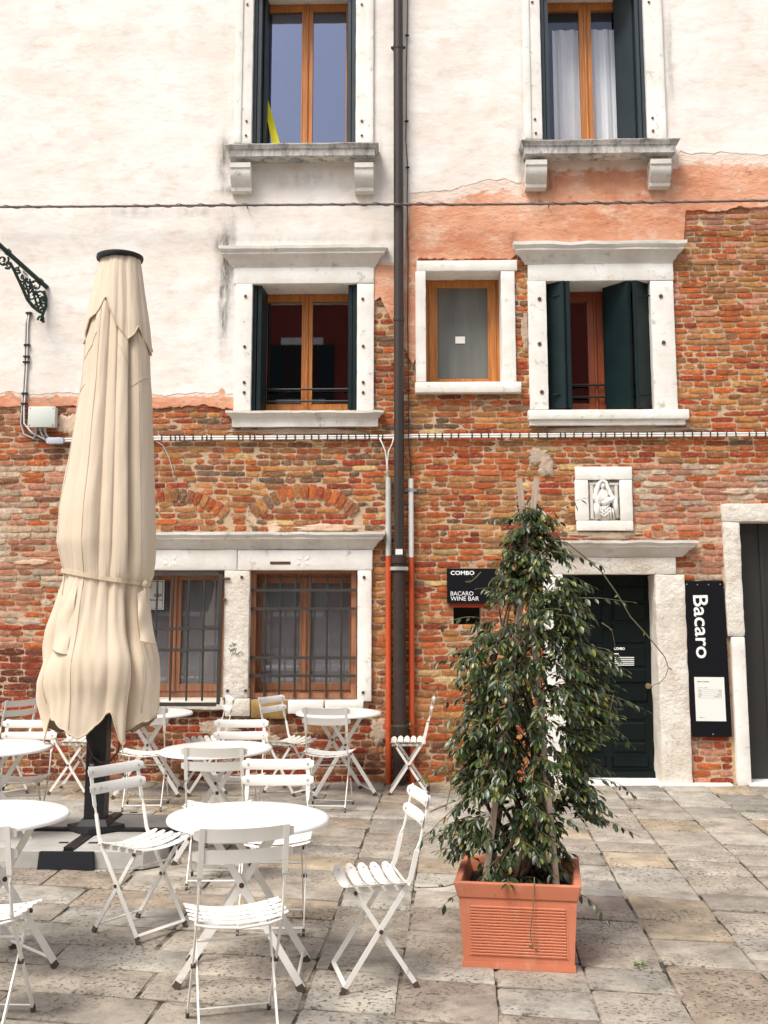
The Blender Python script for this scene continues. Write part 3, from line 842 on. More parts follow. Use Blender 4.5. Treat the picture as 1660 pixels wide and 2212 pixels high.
cornice('sill', w, 1126, 1470, 300, 345, .26, 'stone_sooty', prof=[(.22, 0), (.222, .55), (.224, .60), (.236, .62), (.245, .80), (.258, .90), (.26, .93), (.26, 1)], rag=.007)
stone_rect('lintel', w, 1131, -78, 1436, -36, .04, .36, bev=.006)
corbel(w, 1137, 1183, 345, 408); corbel(w, 1407, 1452, 343, 405)
holes(w, ((1150, 5), (1402, 5), (1156, 258), (1158, 288), (1410, 255), (1411, 283)), -.036)
# middle left window
w = win((658, 880), 'middle window left of the pipe with shutters folded back and dark red glass')
casement(w, 'ml', (652, 676), 'wood', 'glass', yf=.37, side=.05, head=.03, bottom=.05)
x0, x1, z0, z1 = OPEN['ml']
for i in range(2): leaf_panel('shutter', w, x0 + .026 + .05 * i, .02 + .01 * i, x0 + .034 + .06 * i, .33, z0 + .012, z1 - .012, .034, 'shutter')
leaf_panel('shutter', w, x1 - .026, .02, x1 - .030, .33, z0 + .012, z1 - .012, .034, 'shutter'); leaf_panel('shutter', w, x1 - .072, .03, x1 - .074, .33, z0 + .012, z1 - .012, .034, 'shutter')
for py in (841, 867):
    za = W(650, py, .30).z; b = mb(); b.tube([(x0, .30, za), (x1, .30, za)], .011, 8); b.build('guard_rail', 'iron', w)
cornice('cornice', w, 472, 837, 529, 577, .15)
stone_rect('lintel', w, 506, 577.5, 808, 612, .035, .40, bev=.005, chip=.006)
stone_rect('jamb', w, 507, 612.5, 543.5, 887, .033, .40, bev=.006, chip=.006)
stone_rect('jamb', w, 771.5, 612.5, 808, 887, .033, .40, bev=.006, chip=.006)
cornice('sill', w, 487, 829, 886.5, 922, .12, 'stone_moulded', prof=[(.06, 0), (.064, .55), (.075, .60), (.095, .78), (.105, .82), (.12, .86), (.12, 1)], rag=.010)
holes(w, ((531, 640), (529, 749), (528, 826), (528, 848), (784, 646), (785, 748), (785, 826), (785, 848)), -.034, .026)
# small middle window
w = win((1005, 820), 'small square window with frosted pane and a paper note')
casement(w, 'ms', None, 'wood', 'glass_frosted', yf=.30, side=.035, head=.03, leafw=.085, bottom=.012)
p = W(985, 742, .30); x0, x1, z0, z1 = rect(984, 727, 1005, 742, .312)
b = mb(); b.box(x0, x1, .310, .312, z0, z1); b.build('paper_note', 'paper', w)
stone_rect('lintel', w, 900, 562, 1118, 585, .03, .36, bev=.008, chip=.02)
stone_rect('jamb', w, 898, 585.5, 920.5, 824, .03, .36, bev=.006, chip=.012)
stone_rect('jamb', w, 1084.5, 585.5, 1114, 824, .03, .36, bev=.006, chip=.018)
stone_rect('sill', w, 897, 824.5, 1127, 848, .075, .36, bev=.010, chip=.012)
# middle right window
w = win((1300, 880), 'middle window under a chipped cornice with two bifold green shutters ajar')
casement(w, 'mr', (1269, 1304), 'wood_red', 'glass', yf=.38, side=.12, head=.06, bottom=.05)
x0, x1, z0, z1 = OPEN['mr']
zA, zB = z0 + .012, z1 - .012
kx = W(1229, 740, -.02).x; leaf_panel('shutter', w, x0 + .015, .11, kx - .03, -.035, zA, zB, .034, 'shutter'); leaf_panel('shutter', w, kx, -.03, kx + .02, .24, zA, zB, .034, 'shutter')
kx = W(1366, 740, -.02).x; ex = W(1308, 740, .24).x
leaf_panel('shutter', w, kx + .03, -.035, x1 - .015, .11, zA, zB, .034, 'shutter'); leaf_panel('shutter', w, ex, .25, kx - .012, -.03, zA, zB, .034, 'shutter')
for px in (1196, 1390):
    for py in (640, 853):
        q = W(px, py, -.0); b = mb(); b.tube([(q.x, .02, q.z), (q.x + .05, .0, q.z + .006), (q.x + .055, -.02, q.z)], .010, 6); b.build('shutter_hinge', 'iron', w)
for py in (831, 857):
    za = W(1290, py, .32).z; b = mb(); b.tube([(x0, .33, za), (x1, .33, za)], .011, 8); b.build('guard_rail', 'iron', w)
cornice('cornice', w, 1110, 1485, 520, 569, .15, rag=.013)
stone_rect('lintel', w, 1141, 569.5, 1455, 606, .035, .40, bev=.006, chip=.014)
stone_rect('jamb', w, 1143, 606.5, 1183, 884, .033, .40, bev=.006, chip=.010)
stone_rect('jamb', w, 1410, 606.5, 1460, 884, .033, .40, bev=.006, chip=.018)
stone_rect('sill', w, 1142, 884.5, 1490, 905, .10, .40, bev=.008, chip=.02)
stone_rect('sill_apron', w, 1145, 905.5, 1482, 918, .07, .0, bev=.006, chip=.01)
holes(w, ((1166, 646), (1166, 743), (1171, 847), (1428, 640), (1434, 740)), -.034, .034)
# barred ground windows
w = win((508, 1500), 'pair of ground floor windows behind iron bars under one carved stone lintel')
casement(w, 'bl', (366, 392), 'wood_brown', 'glass_dust_reflection', yf=.24, side=.03, head=.03, bottom=.06, leafw=.035)
casement(w, 'br', (648, 672), 'wood_brown', 'glass_dust_reflection', yf=.24, side=.055, head=.06, bottom=.07, leafw=.035)
cornice('cornice', w, 178, 833, 1149, 1187, .15, rag=.012)
stone_rect('lintel', w, 214, 1188, 512, 1231.5, .045, .30, bev=.006, chip=.008)
stone_rect('lintel', w, 513.5, 1188, 805, 1231.5, .045, .30, bev=.006, chip=.008)
stone_rect('jamb', w, 483, 1232, 538, 1508, .045, .26, 'stone_rough', bev=.010, jit=.006, chip=.02)
stone_rect('jamb', w, 772.5, 1232, 803, 1515, .045, .26, bev=.008, chip=.012)
stone_rect('jamb', w, 214, 1232, 247, 1512, .045, .26, bev=.008, chip=.012)
stone_rect('plinth_stone', w, 486, 1509, 540, 1549, .05, .0, 'stone_rough', bev=.012, jit=.008, chip=.03)
stone_rect('sill', w, 214, 1513, 483, 1533, .075, .30, 'stone_rough', bev=.01, jit=.006, chip=.02)
stone_rect('sill', w, 622, 1514, 700, 1542, .07, .30, bev=.01, jit=.006, chip=.03)
stone_rect('sill', w, 702, 1514, 785, 1540, .07, .30, bev=.01, jit=.006, chip=.03)
stone_rect('sill', w, 541, 1514, 620, 1553, .035, .30, simple('ochre_stone', (.36, .22, .07), .9, var=.35, scale=9, bmp=.9, bscale=30), bev=.016, jit=.008, chip=.04)
x0, x1, z0, z1 = rect(584, 1213, 628, 1219, -.047); b = mb(); b.box(x0, x1, -.05, -.02, z0, z1); b.build('iron_cramp', 'rust', w)
# carved rosettes on the lintel
for px in (368, 655):
    c = W(px, 1212, -.045); b = mb()
    for k in range(6):
        a = k * math.pi / 3 + .5; d = Vector((math.cos(a), 0, math.sin(a))); q = Vector((-d.z, 0, d.x)); o = Vector((c.x, -.0455, c.z))
        b.add([o + d * .01, o + d * .05 + q * .014, o + d * .085, o + d * .05 - q * .014, o + d * .05 + Vector((0, -.010, 0))], [(0, 1, 4), (1, 2, 4), (2, 3, 4), (3, 0, 4)])
    b.build('carved_rosette', 'stone', w, smooth=True)
def grille(par, vxs, hys, x0, x1, py0, py1, y, hinge, frame=True):
    zt, zb = W((x0 + x1) / 2, py0, y).z, W((x0 + x1) / 2, py1, y).z; pm = (py0 + py1) / 2
    for px in vxs:
        x = W(px, pm, y).x; wob = RND.uniform(-.004, .004)
        b = mb(); b.tube([(x, y, zb + .004), (x + wob, y, (zb + zt) / 2), (x, y, zt - .004)], .0105, 7); b.build('vertical_bar', 'grille', par)
    xa, xb = W(x0, pm, y).x, W(x1, pm, y).x
    for py in hys:
        z = W((x0 + x1) / 2, py, y - .012).z; b = mb(); b.bar([(xa + .002, y - .012, z), (xb - .002, y - .012, z)], .028, .012, (0, 0, 1)); b.build('crossbar', 'grille', par)
    if frame:
        b = mb()
        for x in (xa, xb): b.bar([(x, y, zb), (x, y, zt)], .034, .024, (1, 0, 0))
        for z in (zt, zb): b.bar([(xa + .018, y, z), (xb - .018, y, z)], .034, .024, (0, 0, 1))
        b.build('grille_frame', 'grille', par)
    for px, py, dx in hinge:
        q = W(px, py, y); b = mb(); b.tube([(q.x, y, q.z), (q.x + dx, y, q.z), (q.x + dx, y + .05, q.z)], .012, 6); b.build('grille_hinge', 'rust', par)
grille(w, (304, 337, 371, 406, 440), (1358, 1404), 258, 475, 1240, 1521, -.065, ((476, 1250, .09), (476, 1295, .05)))
grille(w, (573, 605, 638, 671, 706, 738), (1275, 1315, 1421, 1460), 541, 770, 1240, 1509, .03, ((541, 1270, -.03), (541, 1380, -.03), (541, 1484, -.03), (770, 1270, .03), (770, 1376, .03), (770, 1484, .03)), frame=False)
x0, x1, z0, z1 = rect(541, 1232, 770, 1509, .05)
b = mb(); b.box(x0, x0 + .05, .05, .10, z0, z1); b.box(x1 - .05, x1, .05, .10, z0, z1); b.box(x0 + .05, x1 - .05, .05, .10, z0, z0 + .05); b.box(x0 + .05, x1 - .05, .05, .10, z1 - .03, z1)
b.build('grille_subframe', 'wood_brown', w)
holes(w, ((523, 1247), (531, 1492), (492, 1492), (787, 1247), (785, 1496)), -.046, .026)
# pencil scribble on the pillar
b = mb(); rr = random.Random(5)
for (px, py, wd, nz_) in ((496, 1392, 15, 8), (494, 1404, 18, 7), (500, 1411, 26, 9)):
    for k in range(nz_):
        a = W(px + wd * k / nz_, py + rr.uniform(-4, 4), -.0525); c = W(px + wd * (k + .9) / nz_, py + rr.uniform(-4, 4), -.0525); b.bar([a, c], .006, .0012, (0, 0, 1))
b.build('scribble', 'black_print', w)

# ------------------------------------------------------------------ doors
w = empty('doorway', (W(1320, 1690).x, 0, 0), parent=building); w['label'] = 'dark green panelled door in a rough white stone surround'
x0, x1, z0, z1 = OPEN['dr']; YD = .28
def panelled(par):
    xm = x0 + (x1 - x0) * .36
    b = mb(); b.box(x0, x1, YD, YD + .05, z0 + .02, z1); b.build('door_leaf', 'door_paint', par)
    def Z(py): return W(1390, py, YD).z
    def raised(px0, px1, py0, py1, nm='door_panel', d=.022):
        xa, xb = W(px0, (py0 + py1) / 2, YD).x, W(px1, (py0 + py1) / 2, YD).x; za, zb = Z(py1), Z(py0)
        q = mb(); k = .014
        q.hexa([(xa, YD - .0005, za), (xb, YD - .0005, za), (xb, YD - .0005, zb), (xa, YD - .0005, zb)][::-1] if False else [(xa, YD + .002, za), (xb, YD + .002, za), (xb, YD + .002, zb), (xa, YD + .002, zb)],
               [(xa + k, YD - d, za + k), (xb - k, YD - d, za + k), (xb - k, YD - d, zb - k), (xa + k, YD - d, zb - k)])
        q.build(nm, 'door_paint', par)
    for c0, c1 in ((1226, 1304), (1322, 1396)):
        for r0, r1 in ((1266, 1298), (1302, 1342), (1346, 1390), (1394, 1440), (1444, 1476)): raised(c0, c1, r0, r1, d=.012)
        raised(c0, c1 + 4, 1484, 1516); raised(c0, c1, 1520, 1556, d=.012); raised(c0, c1, 1560, 1600, d=.012); raised(c0, c1, 1604, 1626, d=.012)
        raised(c0, c1 + 6, 1633, 1658)
    raised(1226, 1420, 1663, 1698, 'kick_board', .03)
    q = mb(); xa = W(1310, 1400, YD).x; q.box(xa - .035, xa + .035, YD - .03, YD - .001, Z(1356), Z(1310)); q.build('letter_flap', 'door_paint', par)
    q = mb(); c = W(1401, 1482, YD - .02); q.disc((c.x, YD - .002, c.z), (0, -1, 0), .028, .022, 18); q.disc((c.x, YD - .024, c.z), (0, -1, 0), .018, .012, 14); q.build('door_knob', 'brass', par, smooth=True, angle=40)
    q = mb(); c = W(1260, 1693, YD - .03); q.disc((c.x, YD - .030, c.z), (0, -1, 0), .018, .006, 12); q.build('keyhole_ring', 'zinc', par)
    # printed door notice
    c = W(1327, 1404, YD - .014); text('logo_lettering', 'COMBO', .05, 'white_print', par, (c.x, YD - .0135, c.z), (1, 0, 0), (0, 0, 1), bold=.0022, width=.105, height=.026)
    q = mb(); a = W(1327, 1412, YD); q.box(a.x, a.x + .042, YD - .0145, YD - .0125, a.z - .005, a.z + .005)
    for i in range(5):
        a = W(1328, 1420 + i * 4.1, YD); q.box(a.x, a.x + .188, YD - .0145, YD - .0125, a.z - .004, a.z + .004)
    q.build('printed_lines', 'white_print', par)
panelled(w)
cornice('cornice', w, 1150, 1509, 1167, 1203, .15, rag=.012)
stone_rect('lintel', w, 1166, 1204, 1461, 1240.5, .045, .30, 'stone_rough', bev=.008, jit=.004, chip=.012)
stone_rect('jamb', w, 1424, 1241, 1489, 1706, .05, .30, 'stone_rough', bev=.014, jit=.010, fr=7, chip=.035, seg=.06)
stone_rect('jamb', w, 1178, 1241, 1222, 1706, .05, .30, 'stone', bev=.012, jit=.006, chip=.02)
x0_, x1_, _, _ = rect(1222, 1690, 1424, 1706, -.05)
b = mb(); b.stone(x0_ - .02, W(1620, 1700, -.1).x - .15, -.10, .34, -.02, .018, bev=.006, jit=.003); b.build('threshold', 'stone', w, smooth=True, angle=35)
# portal at the right edge
w = empty('doorway', (OPEN['po'][0], 0, 0), parent=building); w['label'] = 'charcoal door in a tall white stone portal at the facade end'
x0, x1, z0, z1 = OPEN['po']
xa = W(1565, 1200, -.04).x
b = mb(); b.stone(xa, x1 + .25, -.045, .30, z1 + .002, W(1600, 1088, -.045).z, bev=.012, jit=.006, chip=.02, seg=.08); b.build('lintel', 'stone_rough', w, smooth=True, angle=35)
zmid = W(1590, 1376, -.04).z
b = mb(); b.stone(xa, x0 + .01, -.045, .28, zmid + .002, z1, bev=.014, jit=.010, chip=.035, seg=.06); b.build('jamb', 'stone_rough', w, smooth=True, angle=35)
b = mb(); b.stone(xa + .03, x0 + .004, -.055, .28, 0, zmid, bev=.010, jit=.002, chip=.004); b.build('jamb', 'stone', w, smooth=True, angle=35)
b = mb(); b.stone(x1 - .01, x1 + .22, -.045, .28, 0, z1, bev=.010, jit=.004, chip=.01); b.build('jamb', 'stone', w, smooth=True, angle=35)
b = mb(); b.stone(x0 - .02, x1 + .02, -.10, .30, -.02, .022, bev=.006); b.build('threshold', 'stone', w, smooth=True, angle=35)
xc = W(1655, 1400, .2).x
b = mb(); b.box(x0, xc - .006, .20, .25, .025, z1); b.build('door_leaf', 'door_grey', w)
b = mb(); b.box(xc + .006, x1, .20, .25, .025, z1); b.build('door_leaf', 'door_grey', w)
b = mb(); b.box(xc - .02, xc + .02, .185, .199, .03, z1 - .01); b.build('cover_strip', 'door_grey', w)
# small dark niche under the black sign
w = empty('niche', (W(1010, 1330).x, 0, W(1010, 1330).z), parent=building); w['label'] = 'small dark recess in the brick wall below the black sign'
x0, x1, z0, z1 = OPEN['vt']
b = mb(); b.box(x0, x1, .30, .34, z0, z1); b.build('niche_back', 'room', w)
x0, x1, z0, z1 = rect(974, 1303, 1046, 1312, -.01); b = mb(); b.stone(x0, x1, -.012, .05, z0, z1, bev=.004); q = b.build('niche_head', simple('niche_red', (.42, .06, .02), .9, bmp=.4), w)
# shrine relief
w = empty('shrine', (W(1305, 1075).x, 0, W(1305, 1140).z), parent=building); w['label'] = 'white stone shrine panel with a seated veiled figure in relief'
stone_rect('slab_top', w, 1243, 1008, 1366, 1036, .035, .0, bev=.006, chip=.006)
stone_rect('slab_side', w, 1243, 1036.5, 1272, 1124, .033, .0, bev=.006, chip=.006)
stone_rect('slab_side', w, 1340, 1036.5, 1367, 1124, .033, .0, bev=.006, chip=.006)
stone_rect('slab_bottom', w, 1246, 1124.5, 1369, 1146, .036, .0, bev=.008, chip=.02)
sx0, sx1, sz0, sz1 = rect(1271, 1036, 1341, 1125, 0)
b = mb(); b.box(sx0, sx1, .002, .011, sz0, sz1); b.build('relief_ground', stone_material('relief_ground', (.62, .57, .50), (.40, .35, .29), (.10, .08, .06), (.42, .58, (0, 0, 0, 1), (.8, .8, .8, 1)), .6, 30), w)
def blob(b, c, r, n=10, m_=7):
    vs = []; fs = []
    for j in range(m_ + 1):
        t = math.pi * j / m_
        for i in range(n):
            a = 2 * math.pi * i / n; v = Vector((math.sin(t) * math.cos(a) * r[0], math.sin(t) * math.sin(a) * r[1], math.cos(t) * r[2]))
            v += noise.noise_vector((v + Vector(c)) * 25) * .002; vs.append(Vector(c) + v)
    for j in range(m_):
        for i in range(n): fs.append((j * n + i, j * n + (i + 1) % n, (j + 1) * n + (i + 1) % n, (j + 1) * n + i))
    b.add(vs, fs)
def SP(u, v, y): return Vector((sx0 + (sx1 - sx0) * u, y, sz1 + (sz0 - sz1) * v))
b = mb()
hood = [SP(.30, .62, -.01), SP(.22, .42, -.012), SP(.28, .22, -.014), SP(.36, .08, -.016), SP(.45, .025, -.018), SP(.55, .06, -.016), SP(.60, .18, -.014), SP(.70, .36, -.012), SP(.80, .52, -.010)]
b.tube(hood, .020, 8, scale=[1.3, 1.4, 1.2, 1, .9, .9, 1, 1.0, .8]); b.build('veil', 'stone', w, smooth=True)
b = mb(); blob(b, SP(.455, .155, -.006), (.024, .022, .036)); b.tube([SP(.455, .21, -.004), SP(.46, .30, -.002)], .016, 7); b.build('face', 'stone', w, smooth=True)
b = mb(); blob(b, SP(.46, .40, .0), (.058, .026, .075)); blob(b, SP(.30, .46, -.006), (.040, .026, .075)); b.build('torso', 'stone', w, smooth=True)
b = mb()
b.tube([SP(.30, .40, -.02), SP(.24, .56, -.028), SP(.42, .60, -.036)], .017, 7, scale=[1.2, 1, .7]); b.tube([SP(.64, .32, -.014), SP(.80, .46, -.02), SP(.90, .52, -.018)], .013, 7, scale=[1.2, 1, .7]); b.build('arms', 'stone', w, smooth=True)
b = mb()
b.tube([SP(.42, .62, -.012), SP(.66, .50, -.040), SP(.76, .50, -.044)], .030, 8); b.tube([SP(.78, .50, -.040), SP(.84, .70, -.026), SP(.88, .92, -.012)], .026, 8, scale=[1.1, .9, .8])
b.tube([SP(.26, .60, -.014), SP(.24, .72, -.040), SP(.30, .95, -.016)], .030, 8); blob(b, SP(.48, .80, .0), (.085, .030, .085))
b.build('knees', 'stone', w, smooth=True)
b = mb()
for k in range(7):
    u = .24 + .09 * k; b.tube([SP(u * .8 + .10, .62 + .03 * abs(k - 3), -.028), SP(u * .9 + .04, .80, -.036), SP(u, .97, -.020)], .009, 6)
for k in range(3): b.tube([SP(.30, .64 + .08 * k, -.030), SP(.46, .74 + .08 * k, -.038), SP(.64, .60 + .09 * k, -.034)], .008, 6)
b.build('robe_folds', 'stone', w, smooth=True)
b = mb()
for u in (.11, .87): b.box(SP(u - .05, 0, 0).x, SP(u + .04, 0, 0).x, -.010, .002, SP(0, .95, 0).z, SP(0, .09, 0).z)
b.box(SP(.04, 0, 0).x, SP(.30, 0, 0).x, -.014, .002, SP(0, .12, 0).z, SP(0, .07, 0).z); b.box(SP(.66, 0, 0).x, SP(.95, 0, 0).x, -.014, .002, SP(0, .13, 0).z, SP(0, .08, 0).z)
b.build('throne', 'stone_moulded', w)
# mortar patch under the shrine

# ------------------------------------------------------------------ pipes, cables, fittings on the facade
def vpipe(px, py0, py1, r, y, mat, name, par, dx=0):
    a, c = W(px, py0, y), W(px, py1, y); b = mb(); b.tube([(a.x, y, max(.0, a.z)), ((a.x + c.x) / 2, y, (a.z + c.z) / 2), (c.x, y, max(.0, c.z))], r, 16); return b.build(name, mat, par, smooth=True, angle=50)
PX = W(863, 1200, -.12).x
t = empty('downpipe', (PX, -.12, 0), 'brown rain downpipe running down the middle of the facade to a cast iron foot', 'downpipe')
za, zb = W(863, 1204, -.12).z, W(863, 1590, -.12).z
b = mb(); b.tube([(PX, -.12, za), (PX, -.12, 5), (PX, -.12, ZTOP - .1)], .050, 20); b.build('upper_pipe', 'pipe_brown', t, smooth=True, angle=50)
b = mb(); b.tube([(PX, -.12, .02), (PX, -.12, za - .06)], .062, 18); b.lathe((PX, -.12, za - .06), [(.062, 0), (.074, .005), (.074, .075), (.062, .08)], 18); b.lathe((PX, -.12, zb), [(.062, 0), (.082, .01), (.082, .09), (.063, .11)], 18); b.build('iron_foot_pipe', 'pipe_iron', t, smooth=True, angle=40)
for py, mt in ((103, 'pipe_brown'), (690, 'pipe_brown')):
    z = W(863, py, -.12).z; b = mb(); b.lathe((PX, -.12, z), [(.050, -.02), (.056, -.016), (.056, .016), (.050, .02)], 20)
    b.build('collar', mt, t, smooth=True, angle=40)
z = W(863, 103, -.12).z; b = mb()
for s in (-1, 1): b.tube([(PX + s * .055, -.12, z), (PX + s * .075, -.12, z)], .014, 8)
b.bar([(PX - .07, -.12, z), (PX - .03, 0, z)], .02, .006, (0, 0, 1)); b.build('bracket', 'iron', t)
z = W(863, 1228, -.17).z; b = mb(); n = 12
b.bar([(PX - .085, -.165, z), (PX - .06, -.175, z), (PX - .03, -.190, z), (PX, -.194, z), (PX + .03, -.190, z), (PX + .06, -.175, z), (PX + .085, -.165, z)], .034, .008, (0, 0, 1)); b.bar([(PX - .078, -.165, z), (PX - .078, 0, z)], .034, .006, (0, 0, 1)); b.bar([(PX + .078, -.165, z), (PX + .078, 0, z)], .034, .006, (0, 0, 1))
b.build('clamp', 'zinc', t)
x0, x1, z0, z1 = rect(855, 1186, 870, 1198, -.172); b = mb(); b.box(x0, x1, -.1735, -.1705, z0, z1); b.build('sticker', 'paper', t)
for px, top, split, r, lab, gr in ((840, 1031, 1203, .029, 'orange painted conduit left of the downpipe with unpainted grey top', 'pvc_grey'), (889, 1034, 1206, .026, 'orange painted conduit right of the downpipe with unpainted white top', 'pvc_white')):
    y = -.05; p = W(px, 1300, y)
    t = empty('wall_conduit', (p.x, y, 0), lab, 'conduit', 'half painted conduits beside the downpipe')
    zt, zs = W(px, top, y).z, W(px, split, y).z
    b = mb(); b.tube([(p.x, y, zs), (p.x, y, zt)], r, 14); b.build('bare_pipe', gr, t, smooth=True, angle=50)
    b = mb(); vs = []; fs = []
    for i in range(24):
        a = i / 24 * 2 * math.pi; vs += [(p.x + (r + .0015) * math.cos(a), y + (r + .0015) * math.sin(a), 0.0), (p.x + (r + .0015) * math.cos(a), y + (r + .0015) * math.sin(a), zs + .012 * noise.noise(Vector((a * 2, px, 0))) + .01)]
    for i in range(24): fs.append((2 * i, 2 * ((i + 1) % 24), 2 * ((i + 1) % 24) + 1, 2 * i + 1))
    b.add(vs, fs); b.build('painted_pipe', 'orange', t, smooth=True)
    for py in ((1570,) if px < 860 else (1058,)):
        z = W(px, py, y).z; q = mb(); q.bar([(p.x - .055, -.012, z), (p.x - r - .002, -.02, z), (p.x - r, y - r * .7, z), (p.x, y - r - .004, z), (p.x + r, y - r * .7, z), (p.x + r + .002, -.02, z), (p.x + .055, -.012, z)], .030, .004, (0, 0, 1)); q.build('clip', 'orange' if px < 860 else 'zinc', t)
# thin drop cable right of the downpipe
t = empty('drop_cable', (W(880, 500, -.04).x, -.04, 3), 'thin black cable with little clips hanging just right of the downpipe', 'cable')
pts = [W(880 + dx, py, -.045) for py, dx in ((-60, 1), (77, 0), (160, -2), (262, -2), (300, -3), (362, 1), (430, 0), (560, 2), (690, 1), (842, 3), (940, 3), (1034, 9))]
b = mb(); b.tube(pts, .0055, 6); b.build('cable_sheath', 'cable_dark', t, smooth=True)
for py, px in ((77, 880), (262, 879), (362, 881), (843, 882)):
    q = W(px, py, -.045); b = mb(); b.tube([(q.x - .02, -.05, q.z), (q.x + .02, -.05, q.z)], .011, 8); b.tube([(q.x, -.05, q.z), (q.x, -.01, q.z)], .006, 6); b.build('cable_clip', 'iron', t)
# twisted overhead cable
t = empty('wall_cable', (0, -.2, W(830, 441).z), 'long lead grey cable with a spiral tie crossing the whole facade', 'cable')
path = [(-140, 449), (0, 447), (200, 446), (400, 444), (530, 443), (700, 442), (853, 441), (1000, 442), (1100, 441), (1200, 440), (1350, 438), (1500, 436), (1660, 433), (1800, 431)]
pts = [W(px, py, -.19) for px, py in path]
b = mb(); b.tube(pts, .0125, 8); b.build('cable_sheath', 'cable_lead', t, smooth=True)
b = mb(); sp = []; L = [(pts[i] - pts[0]).length for i in range(len(pts))]
k = 0; s = 0.0
while s < L[-1] - .01:
    while s > L[k + 1]: k += 1
    f = (s - L[k]) / (L[k + 1] - L[k]); p = pts[k].lerp(pts[k + 1], f); a = s * 2 * math.pi / .22
    sp.append(p + Vector((0, math.cos(a), math.sin(a))) * (.0145 + .004 * math.sin(s * 3))); s += .022
b.tube(sp, .004, 5); b.build('spiral_tie', 'cable_dark', t, smooth=True)
for px in (530, 1190):
    q = W(px, lerp_table(path, px), -.19); b = mb(); b.tube([(q.x, -.19, q.z), (q.x, -.1, q.z + .03), (q.x, .0, q.z + .03)], .006, 6); b.build('hook', 'iron', t)
# horizontal white conduits with black ties
t = empty('conduit_run', (0, -.03, W(830, 943).z), 'pair of white conduits with many black ties running across the brick', 'conduit')
ends = []
for dy, r in ((-2.4, .0105), (2.4, .0105)):
    pts = [W(px, py + dy, -.035) for px, py in ((118, 952), (160, 950), (335, 947), (820, 944), (900, 942), (1280, 940), (1660, 938), (1850, 937))]
    b = mb(); b.tube(pts, r, 8); b.build('conduit_tube', 'pvc_white', t, smooth=True)
px = 330.0
while px < 1670:
    if not 848 < px < 880:
        py = lerp_table([(160, 950), (335, 947), (820, 944), (900, 942), (1280, 940), (1660, 938)], px)
        a, c = W(px, py - 6.2, -.05), W(px + RND.uniform(-1, 1), py + 6.0, -.05); b = mb(); b.bar([a, c], .011, .004, (1, 0, 0)); b.build('tie', 'iron', t)
    px += 19.5 * RND.choice((1, 1, 1, .5, 1.5, .8))
for pts in (((820, 946), (826, 958), (833, 975), (836, 1000), (836, 1033)), ((851, 945), (848, 958), (840, 975), (837.5, 1000), (838.5, 1033))):
    b = mb(); b.tube([W(px, py, -.05) for px, py in pts], .007, 6); b.build('branch_cable', 'pvc_white', t, smooth=True)
b = mb(); b.tube([W(px, py, -.03) for px, py in ((333, 950), (352, 962), (364, 985), (373, 1015), (382, 1050))], .004, 5); b.build('loose_wire', 'pvc_grey', t, smooth=True)
# junction box and its little neighbour
x0, x1, z0, z1 = rect(62, 879, 119, 922, -.11); cx = (x0 + x1) / 2
t = empty('junction_box', (cx, 0, z0), 'pale grey junction box with three cable glands left of the parasol', 'junction box')
b = mb(); b.stone(x0, x1, -.095, -.012, z0, z1, bev=.006, jit=0, seg=9); b.build('box_body', 'box_grey', t, smooth=True, angle=35)
b = mb(); b.stone(x0 - .004, x1 + .004, -.118, -.0955, z0 - .004, z1 + .004, bev=.008, jit=0, seg=9); b.build('lid', 'box_grey', t, smooth=True, angle=35)
for x in (x0 + .016, x1 - .016):
    for z in (z0 + .014, z1 - .014): b = mb(); b.disc((x, -.117, z), (0, -1, 0), .006, .003, 8); b.build('lid_screw', 'rust', t)
for px in (78, 88, 97.5):
    x = W(px, 925, -.06).x; b = mb(); b.tube([(x, -.06, z0 - .004), (x, -.06, z0 - .03)], .016, 8); b.build('cable_gland', 'pvc_grey', t)
    b = mb(); b.tube([(x, -.06, z0 - .03), (x + (.0 if px < 80 else .015), -.055, z0 - .07), (x + (-.03 if px < 80 else .05), -.045, z0 - .112)], .009, 6); b.build('gland_cable', 'pvc_grey', t, smooth=True)
x0, x1, z0, z1 = rect(101, 945, 137, 959, -.07)
t = empty('splice_box', ((x0 + x1) / 2, -.06, z0), 'small pale blue splice box tied under the junction box cables', 'splice box')
b = mb(); b.stone(x0 + .012, x1 - .012, -.085, -.03, z0, z1, bev=.008, jit=0, seg=9); b.build('splice_body', 'box_blue', t, smooth=True, angle=35)
for x in (x0, x1 - .014): b = mb(); b.box(x, x + .014, -.082, -.034, z0 + .008, z1 - .004); b.build('end_cap', 'box_blue', t)
# lamp bracket cables
t = empty('lamp_cables', (W(55, 800).x, -.03, W(55, 930).z), 'bundle of grey cables dropping from the green bracket to the junction box', 'cable')
for k, (dx, mt, r) in enumerate(((-3, 'pvc_grey', .008), (1, 'cable_dark', .008), (4, 'pvc_white', .008))):
    pts = [W(px + dx * (.6 if i else .2), py, -.03 - .006 * k) for i, (px, py) in enumerate(((63, 672), (58, 700), (57, 745), (56, 790), (53, 840), (50, 880), (47 + 1.5 * k, 915), (54 + 6 * k, 938 - 2 * k), (75 + 8 * k, 947), (104, 951 + 2 * k)))]
    b = mb(); b.tube(pts, r, 6); b.build('cable_sheath', mt, t, smooth=True)
for px, py in ((58, 745), (57, 770), (56, 782), (53, 850), (62, 676), (52, 872)):
    q = W(px, py, -.05); b = mb(); b.box(q.x - .028, q.x + .030, -.058, -.018, q.z - .009, q.z + .009); b.build('cable_clip', 'iron', t)
# ornate green bracket (its lantern is outside the picture)
YB = -.16
p0 = W(101, 618, YB)
t = empty('lamp_bracket', (p0.x, 0, W(95, 700, YB).z), 'ornate green cast iron lamp bracket with scrollwork at the upper left', 'lamp bracket')
